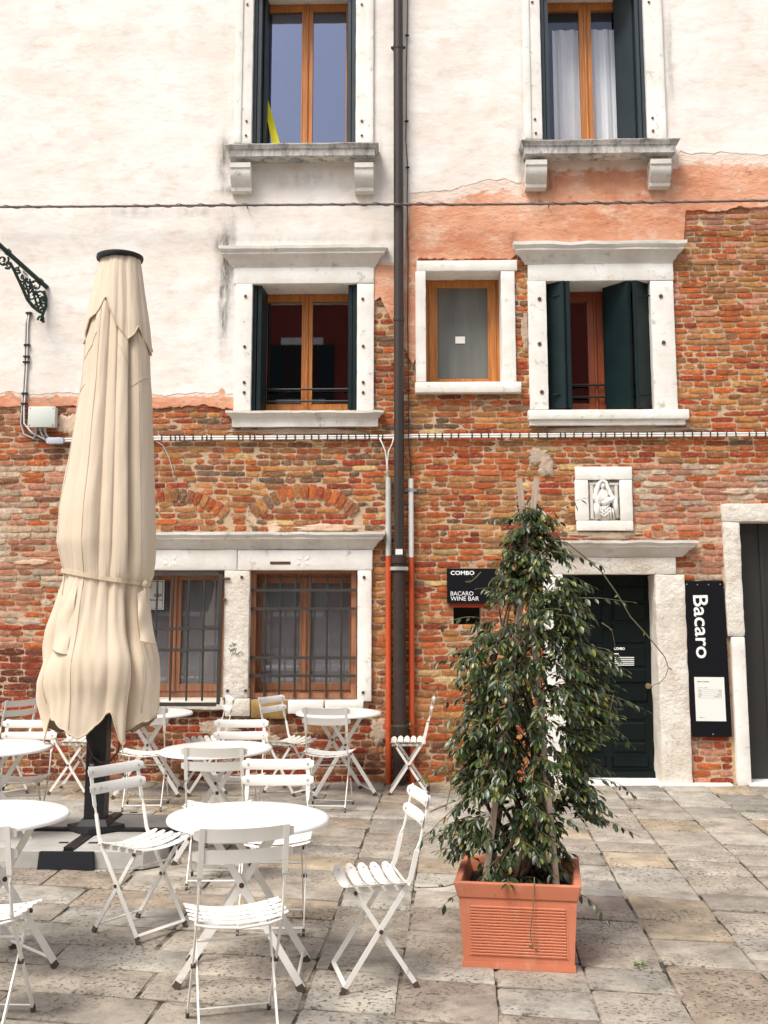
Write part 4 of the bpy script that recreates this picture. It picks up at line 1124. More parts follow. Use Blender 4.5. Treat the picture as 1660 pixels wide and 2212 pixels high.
# the arm springs from the wall and reaches out towards the square and to the left
def BR(px, py, k=None):
    u = max(0.0, (102 - px)) / 102.0
    return W(px, py, -.03 - .55 * u)
b = mb(); b.tube([BR(102, 621), BR(60, 584), BR(0, 530), BR(-70, 466), BR(-150, 393)], .024, 12); b.build('arm', 'iron_green', t, smooth=True, angle=50)
b = mb()
for px, py in ((88, 609), (18, 545)): b.tube([BR(px - 3, py - 3), BR(px + 2, py + 2)], .033, 12)
b.build('arm_collar', 'iron_green', t, smooth=True, angle=50)
b = mb(); b.tube([BR(22, 566), BR(34, 590), BR(48, 620), BR(60, 647), BR(72, 662), BR(84, 672), BR(92, 676)], .016, 10, scale=[.8, 1, 1, 1.1, 1.2, 1.1, .9]); b.build('lower_strut', 'iron_green', t, smooth=True)
b = mb()
def scroll(c, r, a0, turns, px_s=1, rad=.011, n=22):
    pts = []
    for i in range(n):
        f = i / (n - 1); a = a0 + turns * 2 * math.pi * f; rr = r * (1 - .82 * f); pts.append(BR(c[0] + rr * math.cos(a) * px_s, c[1] + rr * math.sin(a)))
    b.tube(pts, rad, 6, scale=[1.1 - .5 * i / n for i in range(n)])
for args in (((78, 618), 14, 2.6, 1.2), ((70, 640), 13, .3, -1.3), ((88, 640), 12, 3.4, 1.2), ((60, 615), 11, 1.2, 1.3), ((84, 660), 11, .4, 1.3), ((94, 650), 9, 4.6, -1.2), ((50, 600), 9, 2.2, -1.2), ((38, 583), 8, .6, 1.2), ((7, 562), 13, -.6, 1.4), ((18, 574), 7, 2.5, -1.2), ((-14, 540), 12, 0, 1.3), ((90, 690), 8, 3.0, 1.1)): scroll(*args)
b.tube([BR(95, 628), BR(100, 645), BR(100, 662), BR(94, 676), BR(91, 686), BR(95, 697)], .016, 8); b.tube([BR(64, 602), BR(72, 630), BR(78, 652), BR(84, 668)], .011, 7); b.tube([BR(48, 592), BR(58, 620), BR(64, 642)], .010, 7)
b.build('scrollwork', 'iron_green', t, smooth=True)
b = mb()
for px, py in ((74, 622), (82, 642), (66, 626), (92, 652), (88, 672), (58, 608), (96, 662), (40, 582), (12, 566), (78, 634), (86, 656), (70, 612)):
    c = BR(px, py); a = RND.uniform(0, 6.28)
    for s in range(3):
        d = Vector((math.cos(a + s * 2.1), -.2, math.sin(a + s * 2.1))); e = Vector((-d.z, .1, d.x)); b.add([c, c + d * .02 + e * .011, c + d * .046, c + d * .02 - e * .011, c + d * .022 + Vector((0, -.012, 0))], [(0, 1, 4), (1, 2, 4), (2, 3, 4), (3, 0, 4), (3, 2, 1, 0)])
b.build('cast_leaves', 'iron_green', t)
b = mb(); q = [BR(51, 585), BR(64, 596), BR(64.5, 606), BR(51.5, 595)]; q = [v + Vector((0, -.03, 0)) for v in q]; b.add(q + [v + Vector((0, .004, 0)) for v in q], [(0, 3, 2, 1), (4, 5, 6, 7), (0, 1, 5, 4), (1, 2, 6, 5), (2, 3, 7, 6), (3, 0, 4, 7)]); b.build('number_plate', 'paper', t)
a, c = BR(53, 592), BR(62, 600); xd = (c - a).normalized()
b = mb()
for i, h in enumerate((.024, .022, .024, .014, .022, .02)):
    p = a + (c - a) * (i + .5) / 6 + Vector((0, -.034, .008)); b.bar([p, p + Vector((0, 0, h))], .005, .001, xd)
b.build('plate_lettering', 'grey_print', t)

# ------------------------------------------------------------------ signs
x0, x1, z0, z1 = rect(966, 1228, 1072, 1303, -.05)
t = empty('wall_sign', ((x0 + x1) / 2, 0, z0), 'square black wall sign with white COMBO BACARO WINE BAR lettering half behind the shrub', 'sign')
b = mb(); b.box(x0, x1, -.05, -.012, z0, z1); b.build('sign_box', 'black', t)
def sgn(px0, py1, px1, py0, body, bold=.002):
    a = W(px0, py1, -.052); c = W(px1, py0, -.052); text('lettering', body, .06, 'white_print', t, (a.x, -.0515, a.z), (1, 0, 0), (0, 0, 1), width=c.x - a.x, height=c.z - a.z, bold=bold)
sgn(974, 1242, 1025, 1233, 'COMBO', .0015); sgn(974, 1286.5, 1023, 1277.5, 'BACARO', .0); sgn(974, 1297.5, 1035, 1288.5, 'WINE BAR', .0)
# leaning vertical sign
t = empty('wall_sign', (W(1530, 1590).x, 0, W(1530, 1590).z), 'tall black panel reading Bacaro between the green door and the portal', 'sign')
cr = [W(1477, 1255, -.04), W(1563, 1255, -.04), W(1582, 1592, -.04), W(1496, 1592, -.04)]
bk = [v + Vector((0, .014, 0)) for v in cr]
b = mb(); b.add([cr[3], cr[2], cr[1], cr[0], bk[3], bk[2], bk[1], bk[0]], [(0, 1, 2, 3), (7, 6, 5, 4), (0, 4, 5, 1), (1, 5, 6, 2), (2, 6, 7, 3), (3, 7, 4, 0)]); b.build('sign_panel', 'black', t)
dn = (cr[3] - cr[0]).normalized(); rt = Vector((-dn.z, 0, dn.x)); rt = rt if rt.x > 0 else -rt
o = W(1497, 1286, -.0415); ht = (W(1529, 1286, -.0415) - o).length; wd = (W(1505, 1422, -.0415) - W(1497, 1286, -.0415)).length
text('lettering', 'Bacaro', .2, 'white_print', t, Vector((o.x, -.0412, o.z)), dn, rt, width=wd, height=ht, bold=.0025)
for px, py in ((1484, 1262), (1507, 1263), (1531, 1263), (1556, 1262), (1541, 1586)):
    q = W(px, py, -.042); b = mb(); b.disc((q.x, -.040, q.z), (0, -1, 0), .006, .003, 8); b.build('screw', 'zinc', t)
def SG(u, v, y=-.043):      # panel coordinates of the menu sheet
    a = W(1500, 1462.5, y); c = W(1564.5, 1463, y); d = W(1504.5, 1557.5, y); return a + (c - a) * u + (d - a) * v
t = empty('menu_sheet', SG(.5, 1), 'white printed menu sheet on the lower half of the tall black panel', 'menu')
q = [SG(0, 1), SG(1, 1), SG(1, 0), SG(0, 0)]; bk = [v + Vector((0, .002, 0)) for v in q]
b = mb(); b.add(q + bk, [(0, 1, 2, 3), (7, 6, 5, 4), (0, 4, 5, 1), (1, 5, 6, 2), (2, 6, 7, 3), (3, 7, 4, 0)]); b.build('sheet', 'paper', t)
xd = SG(1, 0) - SG(0, 0); yd = SG(0, 0) - SG(0, 1)
def micro_print(name, u0, u1, v, h, n, mt):      # print too small to read: a row of tiny marks
    b = mb(); rr = random.Random(int(v * 999))
    for i in range(n):
        if rr.random() < .12: continue
        a = SG(u0 + (u1 - u0) * i / n, v, -.0436); c = SG(u0 + (u1 - u0) * (i + .72) / n, v, -.0436); b.bar([a, c], h * rr.uniform(.7, 1), .0004, yd)
    b.build(name, mt, t)
micro_print('menu_title', .10, .50, .105, .009, 13, 'black_print')
micro_print('menu_heading', .11, .44, .245, .006, 15, 'grey_print')
micro_print('menu_footer', .12, .31, .92, .007, 8, 'grey_print')
for v in (.285, .33, .38, .425, .475):
    b = mb(); b.bar([SG(.11, v, -.0436), SG(.90, v, -.0436)], .0012, .0004, yd); b.build('ruled_line', 'grey_print', t)
for v, l, r_ in ((.308, .11, .11), (.355, .11, .11), (.402, .13, .16), (.448, .10, .27)):
    micro_print('menu_entry', .11, .11 + l, v, .006, 6, 'grey_print'); micro_print('menu_price', .90 - r_, .90, v, .006, 7, 'grey_print')
# camera notice behind the left bars
x0, x1, z0, z1 = rect(284, 1253, 355, 1317, .19)
t = empty('camera_notice', ((x0 + x1) / 2, .19, z0), 'white video surveillance notice behind the left barred window, edged in black', 'sign')
b = mb(); b.box(x0, x1, .188, .192, z0, z1); b.build('sheet', 'sign_grey', t)
b = mb(); e = .012
for xa, xb, za, zb in ((x0 + e, x1 - e, z0 + e, z0 + e + .005), (x0 + e, x1 - e, z1 - e - .005, z1 - e), (x0 + e, x0 + e + .005, z0 + e + .005, z1 - e - .005), (x1 - e - .005, x1 - e, z0 + e + .005, z1 - e - .005)): b.box(xa, xb, .1865, .1879, za, zb)
b.build('border_print', 'black_print', t)
ws = x1 - x0
text('lettering', 'AREA', .06, 'black_print', t, (x1 - .105, .187, z0 + .125), (1, 0, 0), (0, 0, 1), width=.085, height=.034, extrude=.0004, bold=.002)
text('lettering', 'VIDEOSORVEGLIATA', .06, 'black_print', t, (x0 + .03, .187, z0 + .083), (1, 0, 0), (0, 0, 1), width=ws - .05, height=.022, extrude=.0004, bold=.001)
b = mb(); c = Vector((x0 + .155, .187, z1 - .07))
b.add([c + Vector(q) for q in ((-.07, 0, .02), (-.05, 0, .045), (.02, 0, .05), (.045, 0, .03), (.04, 0, -.01), (-.055, 0, -.035))], [(5, 4, 3, 2, 1, 0)]); b.build('camera_pictogram', 'grey_print', t)
for dz in (.028, .045, .062): b = mb(); b.box(x0 + .02, x1 - .025, .1868, .1879, z0 + dz, z0 + dz + .003); b.build('ruled_line', 'grey_print', t)
# yellow pencil cut-out leaning in the upper left window
t = empty('pencil_cutout', W(597, 305, .29), 'yellow pencil shaped cut-out leaning in the upper left window', 'cut-out')
b = mb(); q = [W(588, 310, .28), W(605, 310, .28), W(579, 214, .31), W(574.5, 214, .31), W(574.5, 240, .31)]
q = [q[0], q[1], q[2], q[3], q[4]]; n = 5; b.add(q + [v + Vector((0, .012, 0)) for v in q], [tuple(range(n)), tuple(range(2 * n - 1, n - 1, -1))] + [(i, n + i, n + (i + 1) % n, (i + 1) % n) for i in range(n)]); b.build('body', 'yellow', t)
q = [W(574.5, 212.5, .31), W(579, 212.5, .31), W(575, 196, .312)]; b = mb(); b.add(q + [v + Vector((0, .01, 0)) for v in q], [(0, 1, 2), (5, 4, 3), (0, 3, 4, 1), (1, 4, 5, 2), (2, 5, 3, 0)]); b.build('point', 'pencil_tip', t)

# ------------------------------------------------------------------ ground and paving
b = mb(); b.add([(-90, -110, -.03), (90, -110, -.03), (90, 60, -.03), (-90, 60, -.03)], [(0, 1, 2, 3)])
tag(b.build('ground', simple('far_paving', (.28, .25, .21), .9, var=.2, scale=2, bmp=.3)), kind='structure')
b = mb(); b.add([(-9, -11.5, -.012), (9, -11.5, -.012), (9, .10, -.012), (-9, .10, -.012)], [(0, 1, 2, 3)])
pav = tag(b.build('pavement', 'bed'), kind='structure')
O_ = G(830, 1702); D1 = (RIGHT * math.sin(RAD(3.8)) + FWH * math.cos(RAD(3.8)))
D2L = (RIGHT * .982 - FWH * .190); D2R = (RIGHT * .978 - FWH * .208)
def uv(px, py, D2):
    p = G(px, py) - O_; det = D2.x * D1.y - D2.y * D1.x
    return ((p.x * D1.y - p.y * D1.x) / det, (D2.x * p.y - D2.y * p.x) / det)
stones = []
PCOL = [((.33, .295, .25), 6), ((.285, .265, .235), 3.5), ((.36, .335, .295), 3), ((.36, .295, .215), 1.2), ((.26, .215, .18), 1.2), ((.30, .245, .19), 1)]
def pcol():
    t = RND.random() * sum(w for _, w in PCOL)
    for c, w in PCOL:
        t -= w
        if t <= 0: break
    k = RND.uniform(.92, 1.22); return tuple(x * k for x in c)
def add_stone(u0, u1, v0, v1, D2):
    P = lambda u, v: O_ + D2 * u + D1 * v
    j = lambda: RND.uniform(-.007, .007)
    q = [P(u0 + j(), v0 + j()), P(u1 + j(), v0 + j()), P(u1 + j(), v1 + j()), P(u0 + j(), v1 + j())]
    if min(p.y for p in q) > -.02: return
    c = sum(q, Vector()) / 4
    stones.append((q, c, pcol(), (u1 - u0), (v1 - v0)))
uA = 0.0
g = .015
# left field: courses running across
v = .6
while v > -8.2:
    h = RND.uniform(.31, .37); u = uA
    while u > -8.5:
        l = RND.uniform(.45, .95); add_stone(u - l + g / 2, u - g / 2, v - h + g / 2, v - g / 2, D2L); u -= l
    v -= h
# right field: strips running towards the wall
u = uA
while u < 8.5:
    wd = RND.uniform(.36, .46); v = 2.2
    while v > -8.5:
        l = RND.uniform(.28, .52)
        if RND.random() < .12: l *= 1.5
        add_stone(u + g / 2, u + wd - g / 2, v - l + g / 2, v - g / 2, D2R); v -= l
    u += wd
def stone_geo(b, q, c, col, lu, lv):
    nx, ny = max(3, int(lu / .09)), max(2, int(lv / .09)); sd = RND.random() * 99
    zc = RND.uniform(-.004, .003); tx, ty = RND.uniform(-.004, .004), RND.uniform(-.004, .004)
    vs = []
    for j in range(ny + 1):
        for i in range(nx + 1):
            # keep the outermost quads narrow: worn arris
            f = lambda k, n: 0 if k == 0 else 1 if k == n else (.04 if k == 1 else .96 if k == n - 1 else (k - 1) / (n - 2) * .92 + .04)
            a, d = f(i, nx), f(j, ny)
            p = (q[0] * (1 - a) + q[1] * a) * (1 - d) + (q[3] * (1 - a) + q[2] * a) * d
            e = (i in (0, nx)) + (j in (0, ny))
            z = zc + tx * (a - .5) * 2 + ty * (d - .5) * 2 + .0022 * noise.noise(Vector((p.x * 7, p.y * 7, sd))) - (.006 if e == 1 else .010 if e == 2 else 0)
            p = p + Vector((noise.noise(Vector((p.x * 14, p.y * 14, sd))), noise.noise(Vector((p.x * 14, p.y * 14, sd + 9))), 0)) * (.007 if e else .002)
            if e == 2: p = p + (c - p).normalized() * RND.uniform(.002, .012)
            vs.append((p.x, min(p.y, .02), z))
    fs = [(j * (nx + 1) + i, j * (nx + 1) + i + 1, (j + 1) * (nx + 1) + i + 1, (j + 1) * (nx + 1) + i) for j in range(ny) for i in range(nx)]
    ring = list(range(nx + 1)) + [j * (nx + 1) + nx for j in range(1, ny + 1)] + [ny * (nx + 1) + i for i in range(nx - 1, -1, -1)] + [j * (nx + 1) for j in range(ny - 1, 0, -1)]
    o = len(vs); k = len(ring)
    for r in ring: vs.append((vs[r][0], vs[r][1], -.035))
    for i in range(k): fs.append((ring[i], o + i, o + (i + 1) % k, ring[(i + 1) % k]))
    b.col = col; b.add(vs, fs)
rest = mb(); npav = 0
vis = []
for s in stones:
    pr = [PROJ(p) for p in s[0]]
    inside = any(-5 < x < 1665 and 1660 < y < 2217 for x, y in pr)
    vis.append((0 if inside else 1, (s[1] - CAM).length, s))
vis.sort(key=lambda t: (t[0], t[1]))
for i, (out, d, s) in enumerate(vis):
    if not out and npav < 300:
        q = mb(); stone_geo(q, *s); q.build('paving_stone', 'paver', pav, smooth=True, angle=40); npav += 1
    else: stone_geo(rest, *s)
rest.build('outer_paving', 'paver', pav, smooth=True, angle=40, kind='stuff')

# ------------------------------------------------------------------ red house across the square (mirrored in the panes)
YO = -27.0
opp = empty('red_house', (0, YO, 0), 'red rendered house across the square mirrored in the window panes', 'house')
b = mb(); b.box(-15, 15, YO - 8, YO, 0, 12.6); b.build('wall', 'red_render', opp)
b = mb(); b.box(-15.4, 15.4, YO - 8.4, YO + .4, 12.603, 12.9); b.build('roof', 'roof', opp)
for x in (-12, -8, -4, 0, 4, 8, 12):
    for z in (1.2, 4.9, 8.6):
        f = mb(); f.box(x - .75, x + .75, YO + .002, YO + .12, z + 2.0, z + 2.25); f.box(x - .85, x + .85, YO + .002, YO + .2, z - .15, z); f.build('window_trim', 'stone', opp)
        f = mb(); f.box(x - .55, x + .55, YO + .002, YO + .05, z + .003, z + 1.997); f.build('window_pane', 'room', opp)
        for s in (-1, 1): f = mb(); f.box(x + s * .60 - (.55 if s < 0 else 0), x + s * .60 + (.55 if s > 0 else 0), YO + .002, YO + .07, z + .003, z + 1.997); f.build('shutter', 'shutter', opp)

# ------------------------------------------------------------------ bistro tables
def copy_tree(root, loc, rz, label, extra=None):
    r = root.copy(); sc.collection.objects.link(r); r.location = loc; r.rotation_euler = (0, 0, rz); r['label'] = label
    for ch in root.children:
        c = ch.copy(); sc.collection.objects.link(c); c.parent = r
        for g_ in ch.children:
            d = g_.copy(); sc.collection.objects.link(d); d.parent = c
    return r
def make_table():
    t = empty('bistro_table', (0, 0, 0), 'x', 'table', 'round white bistro tables')
    b = mb(); R_ = .385; H = .715
    prof = [(0.001, H - .004), (.30, H - .004), (R_ - .012, H - .012), (R_ - .008, H - .024), (R_, H - .022), (R_ + .001, H - .014), (R_ - .004, H - .004), (R_ - .014, H), (.30, H + .001), (.001, H + .001)]
    b.lathe((0, 0, 0), prof, 64); b.build('table_top', 'table_white', t, smooth=True, angle=60)
    top = H - .012
    for y in (-.19, .19):
        for s in (-1, 1):
            yy = y + (.008 if s > 0 else -.008) * (1 if y > 0 else -1)
            b = mb(); b.bar([(s * .285, yy, .012), (-s * .165, yy, top)], .032, .010, (1, 0, .3)); l = b.build('leg', 'white_metal', t)
            q = mb(); q.bar([(s * .2862, yy, .0), (s * .270, yy, .026)], .036, .016, (1, 0, .3)); q.build('foot', 'rubber', l)
        q = mb(); f = .285 / .45; q.disc((0, y - .016, .012 + (top - .012) * .633), (0, 1, 0), .012, .032, 10); q.build('pivot', 'rust', t)
    for s in (-1, 1):
        b = mb(); b.tube([(s * .262, -.19, .045), (s * .262, .19, .045)], .007, 8); b.build('cross_tie', 'white_metal', t)
        b = mb(); b.bar([(s * .155, -.24, top - .008), (s * .155, .24, top - .008)], .026, .012, (1, 0, 0)); b.build('top_rail', 'white_metal', t)
    return t
TBL = [   # x, z (survey), yaw of the legs, tilt, label
    (-.654, 5.22, 2, 'round white table in front, nearest to the planter'),
    (-1.14, 7.60, 12, 'round white table in the middle, between the parasol base and wall'),
    (-.41, 9.99, 22, 'round white table by the wall under the right barred window'),
    (-1.906, 5.27, 48, 'round white table cut by the left picture edge, in front of the parasol base'),
    (-2.70, 7.68, 30, 'round white table cut by the left edge, beyond the parasol base'),
    (-2.11, 9.98, 10, 'round white table by the wall, half hidden behind the parasol cloth'),
]
tb0 = make_table()
for i, (x, z, a, lab) in enumerate(TBL):
    p = CG(x, z)
    if i == 0: tb0.location = p; tb0.rotation_euler = (0, 0, RAD(a)); tb0['label'] = lab; TT = tb0
    else: TT = copy_tree(tb0, p, RAD(a), lab)
    if i == 0: TT.rotation_euler = (0, RAD(.8), RAD(a))
    if i == 1: TT.rotation_euler = (0, RAD(-1.2), RAD(a))

# ------------------------------------------------------------------ folding chairs
def make_chair():
    t = empty('folding_chair', (0, 0, 0), 'x', 'chair', 'white folding bistro chairs')
    hw = .172; ih = .156
    A = [(.172, .010), (-.118, .440)]
    for s in (-1, 1):
        x = s * hw
        b = mb(); b.bar([(x, .172, .010), (x, .03, .2205), (x, -.118, .440), (x, -.140, .480), (x, -.150, .520), (x, -.170, .600)], .022, .007, (0, 1, .5))
        l = b.build('front_leg', 'white_metal', t)
        q = mb(); q.bar([(x, .1745, .0), (x, .160, .028)], .026, .013, (0, 1, .5)); q.build('foot', 'rubber', l)
        b = mb(); b.bar([(x, -.168, .592), (x * .995, -.185, .64), (x * .99, -.232, .838)], .022, .006, lambda i: (0, .8, .4) if i == 0 else (1, 0, 0)); b.build('back_upright', 'white_metal', t)
        x = s * ih
        b = mb(); b.bar([(x, -.172, .010), (x, -.03, .216), (x, .118, .432)], .022, .007, (0, 1, -.5)); l = b.build('rear_leg', 'white_metal', t)
        q = mb(); q.bar([(x, -.1745, .0), (x, -.160, .028)], .026, .013, (0, 1, -.5)); q.build('foot', 'rubber', l)
        b = mb(); b.disc((s * .150, -.0025, .2555), (s, 0, 0), .010, .030, 10); b.build('rivet', 'rust', t)
        b = mb(); b.disc((s * .145, .112, .424), (s, 0, 0), .009, .024, 10); b.build('rivet', 'rust', t)
        b = mb(); b.bar([(s * .150, -.128, .436), (s * .150, .150, .434)], .020, .012, (0, 0, 1)); b.build('seat_rail', 'white_metal', t)
    b = mb(); b.bar([(-hw, .158, .032), (hw, .158, .032)], .020, .006, (0, 1, -.4)); b.build('stretcher', 'white_metal', t)
    b = mb(); b.tube([(-ih, -.150, .042), (ih, -.150, .042)], .006, 8); b.build('stretcher', 'white_metal', t)
    b = mb(); b.tube([(-ih, .052, .336), (ih, .052, .336)], .006, 8); b.build('stretcher', 'white_metal', t)
    b = mb(); b.tube([(-.182, -.132, .452), (-.12, -.142, .438), (0, -.146, .428), (.12, -.142, .438), (.182, -.132, .452)], .006, 8); b.build('back_rod', 'white_metal', t, smooth=True)
    def slat(L, wd, sag, n=12, th=.0045, rnd=.010):
        # local: along x, width along v, sag along -w ; crowned section
        vs = []; fs = []; sec = [(-.5, -.18), (-.42, .25), (-.2, .75), (0, .9), (.2, .75), (.42, .25), (.5, -.18), (.2, -.05), (-.2, -.05)]
        for i in range(n + 1):
            u = i / n * 2 - 1; x = u * L / 2; e = min(1, (1 - abs(u)) * L / 2 / rnd); k = math.sqrt(max(.30, 1 - (1 - e) ** 2))
            for a, c in sec: vs.append((x, a * wd * k, sag * u * u + c * th))
        m_ = len(sec)
        for i in range(n):
            for j in range(m_): fs.append((i * m_ + j, (i + 1) * m_ + j, (i + 1) * m_ + (j + 1) % m_, i * m_ + (j + 1) % m_))
        fs.append(tuple(range(m_ - 1, -1, -1))[::-1]); fs.append(tuple(n * m_ + j for j in range(m_))[::-1])
        return vs, fs
    for k in range(5):
        y = -.098 + .0595 * k; vs, fs = slat(.405, .050, .028)
        dz = .0 if k < 4 else -.006
        b = mb(); b.add([(v[0], y + v[1], .440 + v[2] + dz) for v in vs], fs); sl = b.build('seat_slat', 'white_metal', t, smooth=True, angle=50)
        for s in (-1, 1):
            q = mb(); q.disc((s * .150, y, .446 + .028 * (.150 / .2025) ** 2 + dz), (0, 0, 1), .005, .002, 8); q.build('rivet', 'zinc', sl)
    for zc in (.806, .722):
        vs, fs = slat(.405, .058, .026)
        d = Vector((0, -.232 + .185, .838 - .64)).normalized(); nrm = Vector((0, d.z, -d.y))     # up along the upright, towards the sitter
        o = Vector((0, -.185, .64)) + d * ((zc - .64) / d.z) + nrm * -.0125
        b = mb(); b.add([o + Vector((v[0], 0, 0)) + d * v[1] + nrm * v[2] for v in vs], [f[::1] for f in fs]); sl = b.build('back_slat', 'white_metal', t, smooth=True, angle=50)
        for s in (-1, 1):
            q = mb(); c = o + Vector((s * .168, 0, 0)) + nrm * (.026 * (.168 / .2025) ** 2 + .0055); q.disc(c, nrm, .0065, .003, 10); q.build('rivet', 'zinc', sl)
    return t
CH = [   # x, z, facing (dx across, dz away), label
    (-.615, 4.58, (-.26, .97), 'white folding chair in front, seen from behind at the foremost full table'),
    (-.05, 5.165, (-.985, -.20), 'white folding chair seen side-on beside the terracotta planter'),
    (-1.297, 5.931, (.83, -.55), 'white folding chair turned three-quarters, in front of the black parasol pole'),
    (-.595, 6.00, (.02, -1), 'white folding chair facing out, behind the foremost full table'),
    (-1.04, 6.925, (-.02, 1), 'white folding chair seen from behind at the near side of the middle table'),
    (-1.07, 8.02, (-.03, -1), 'white folding chair facing out from the far side of the middle table'),
    (-2.00, 9.36, (-.05, 1), 'white folding chair seen from behind, just right of the parasol cloth hem'),
    (-.85, 10.08, (.85, -.50), 'white folding chair angled by the wall, left of the right barred window table'),
    (-.455, 9.34, (.12, .99), 'white folding chair seen from behind at the table under the right barred window'),
    (.225, 10.06, (-.99, .05), 'white folding chair in profile in front of the orange conduits'),
    (-1.62, 10.08, (-.95, -.30), 'white folding chair in profile by the stone pillar between the barred windows'),
    (-1.67, 4.60, (.04, 1), 'white folding chair seen from behind, cut by the lower left picture edge'),
    (-2.80, 10.10, (1, -.06), 'white folding chair in profile at the brick wall, left of the parasol pole'),
    (-3.42, 9.98, (-.85, .52), 'white folding chair turned away at the brick wall, at the far left'),
    (-2.62, 8.00, (.05, -1), 'white folding chair facing out behind the left table, touched by the parasol cloth'),
]
ch0 = make_chair()
for i, (x, z, (fx, fz), lab) in enumerate(CH):
    d = RIGHT * fx + FWH * fz; a = math.atan2(d.y, d.x) - math.pi / 2; p = CG(x, z)
    if i == 0: ch0.location = p; ch0.rotation_euler = (0, 0, a); ch0['label'] = lab
    else: copy_tree(ch0, p, a, lab)

# ------------------------------------------------------------------ closed parasol
UPZ = 7.87
UC = CG(-2.03, UPZ)
def UX(px, py):            # lateral metres from the pole axis and height, in the plane through the pole
    p = AT(px, py, UPZ); v = p - UC
    return v.dot(RIGHT), p.z
t = empty('parasol', (UC.x, UC.y, 0), 'tall closed beige parasol with its cloth tied round a black pole', 'parasol')
def UW(a, r, z): return (UC.x + RIGHT.x * r * math.cos(a) + FWH.x * r * math.sin(a), UC.y + RIGHT.y * r * math.cos(a) + FWH.y * r * math.sin(a), z)
SIL = [(552, 226, 298), (600, 213, 305), (650, 201, 312), (700, 192, 319), (760, 186, 324), (830, 180, 326), (900, 168, 329), (1000, 152, 332), (1100, 133, 336), (1170, 128, 338), (1215, 138, 336), (1245, 145, 331), (1262, 140, 322),
       (1300, 128, 322), (1360, 115, 330), (1420, 104, 342), (1470, 95, 347), (1530, 98, 342), (1600, 98, 338)]
SILW = []
for py, l, r in SIL:
    (xl, z), (xr, _) = UX(l, py), UX(r, py); SILW.append((z, xl, xr))
SILW.sort()
ZL = [(z, -a) for z, a, c in SILW]; ZR = [(z, c) for z, a, c in SILW]
# vertical cloth lobes: angle (deg, -90 faces the lens), half width, reach
LOB = [(-152, 30, 1.03), (-103, 20, 1.04), (-75, 10, .97), (-57, 10, 1.03), (-24, 25, 1.03), (24, 24, 1.0), (66, 24, .95), (108, 24, 1.0), (150, 24, .95)]
LOW = [(-172, 17, 1.05), (-112, 45, 1.04), (-57, 13, 1.06), (-22, 25, 1.04), (34, 22, 1), (74, 24, .95), (112, 24, 1.0), (152, 24, .95)]
UPP = [(-170, 18, 1.0), (-138, 17, 1.02), (-112, 13, .96), (-90, 15, 1.03), (-66, 13, .97), (-42, 16, 1.02), (-12, 17, 1.0), (24, 24, 1.0), (66, 24, .95), (108, 24, 1.0), (150, 24, .95)]
def fold(a, lobes, valley, sway=0):
    d = math.degrees(a); best = 0
    for c, w, k in lobes:
        q = (d - c - sway + 180) % 360 - 180
        w = w * (1.55 if (q > 0) == (int(c) % 2 == 0) else 1.0)
        if abs(q) < w:
            e = abs(q) / w; best = max(best, k * (valley + (1 - valley) * max(0, 1 - e ** 3.2) ** .42))
    return max(best, valley * .96)
def base_r(a, z):
    l, r = lerp_table(ZL, z), lerp_table(ZR, z); c = math.cos(a); k = (c + 1) / 2; k = k * k * (3 - 2 * k)
    return (l * (1 - k) + r * k) * (1 - .10 * (1 - abs(c)))
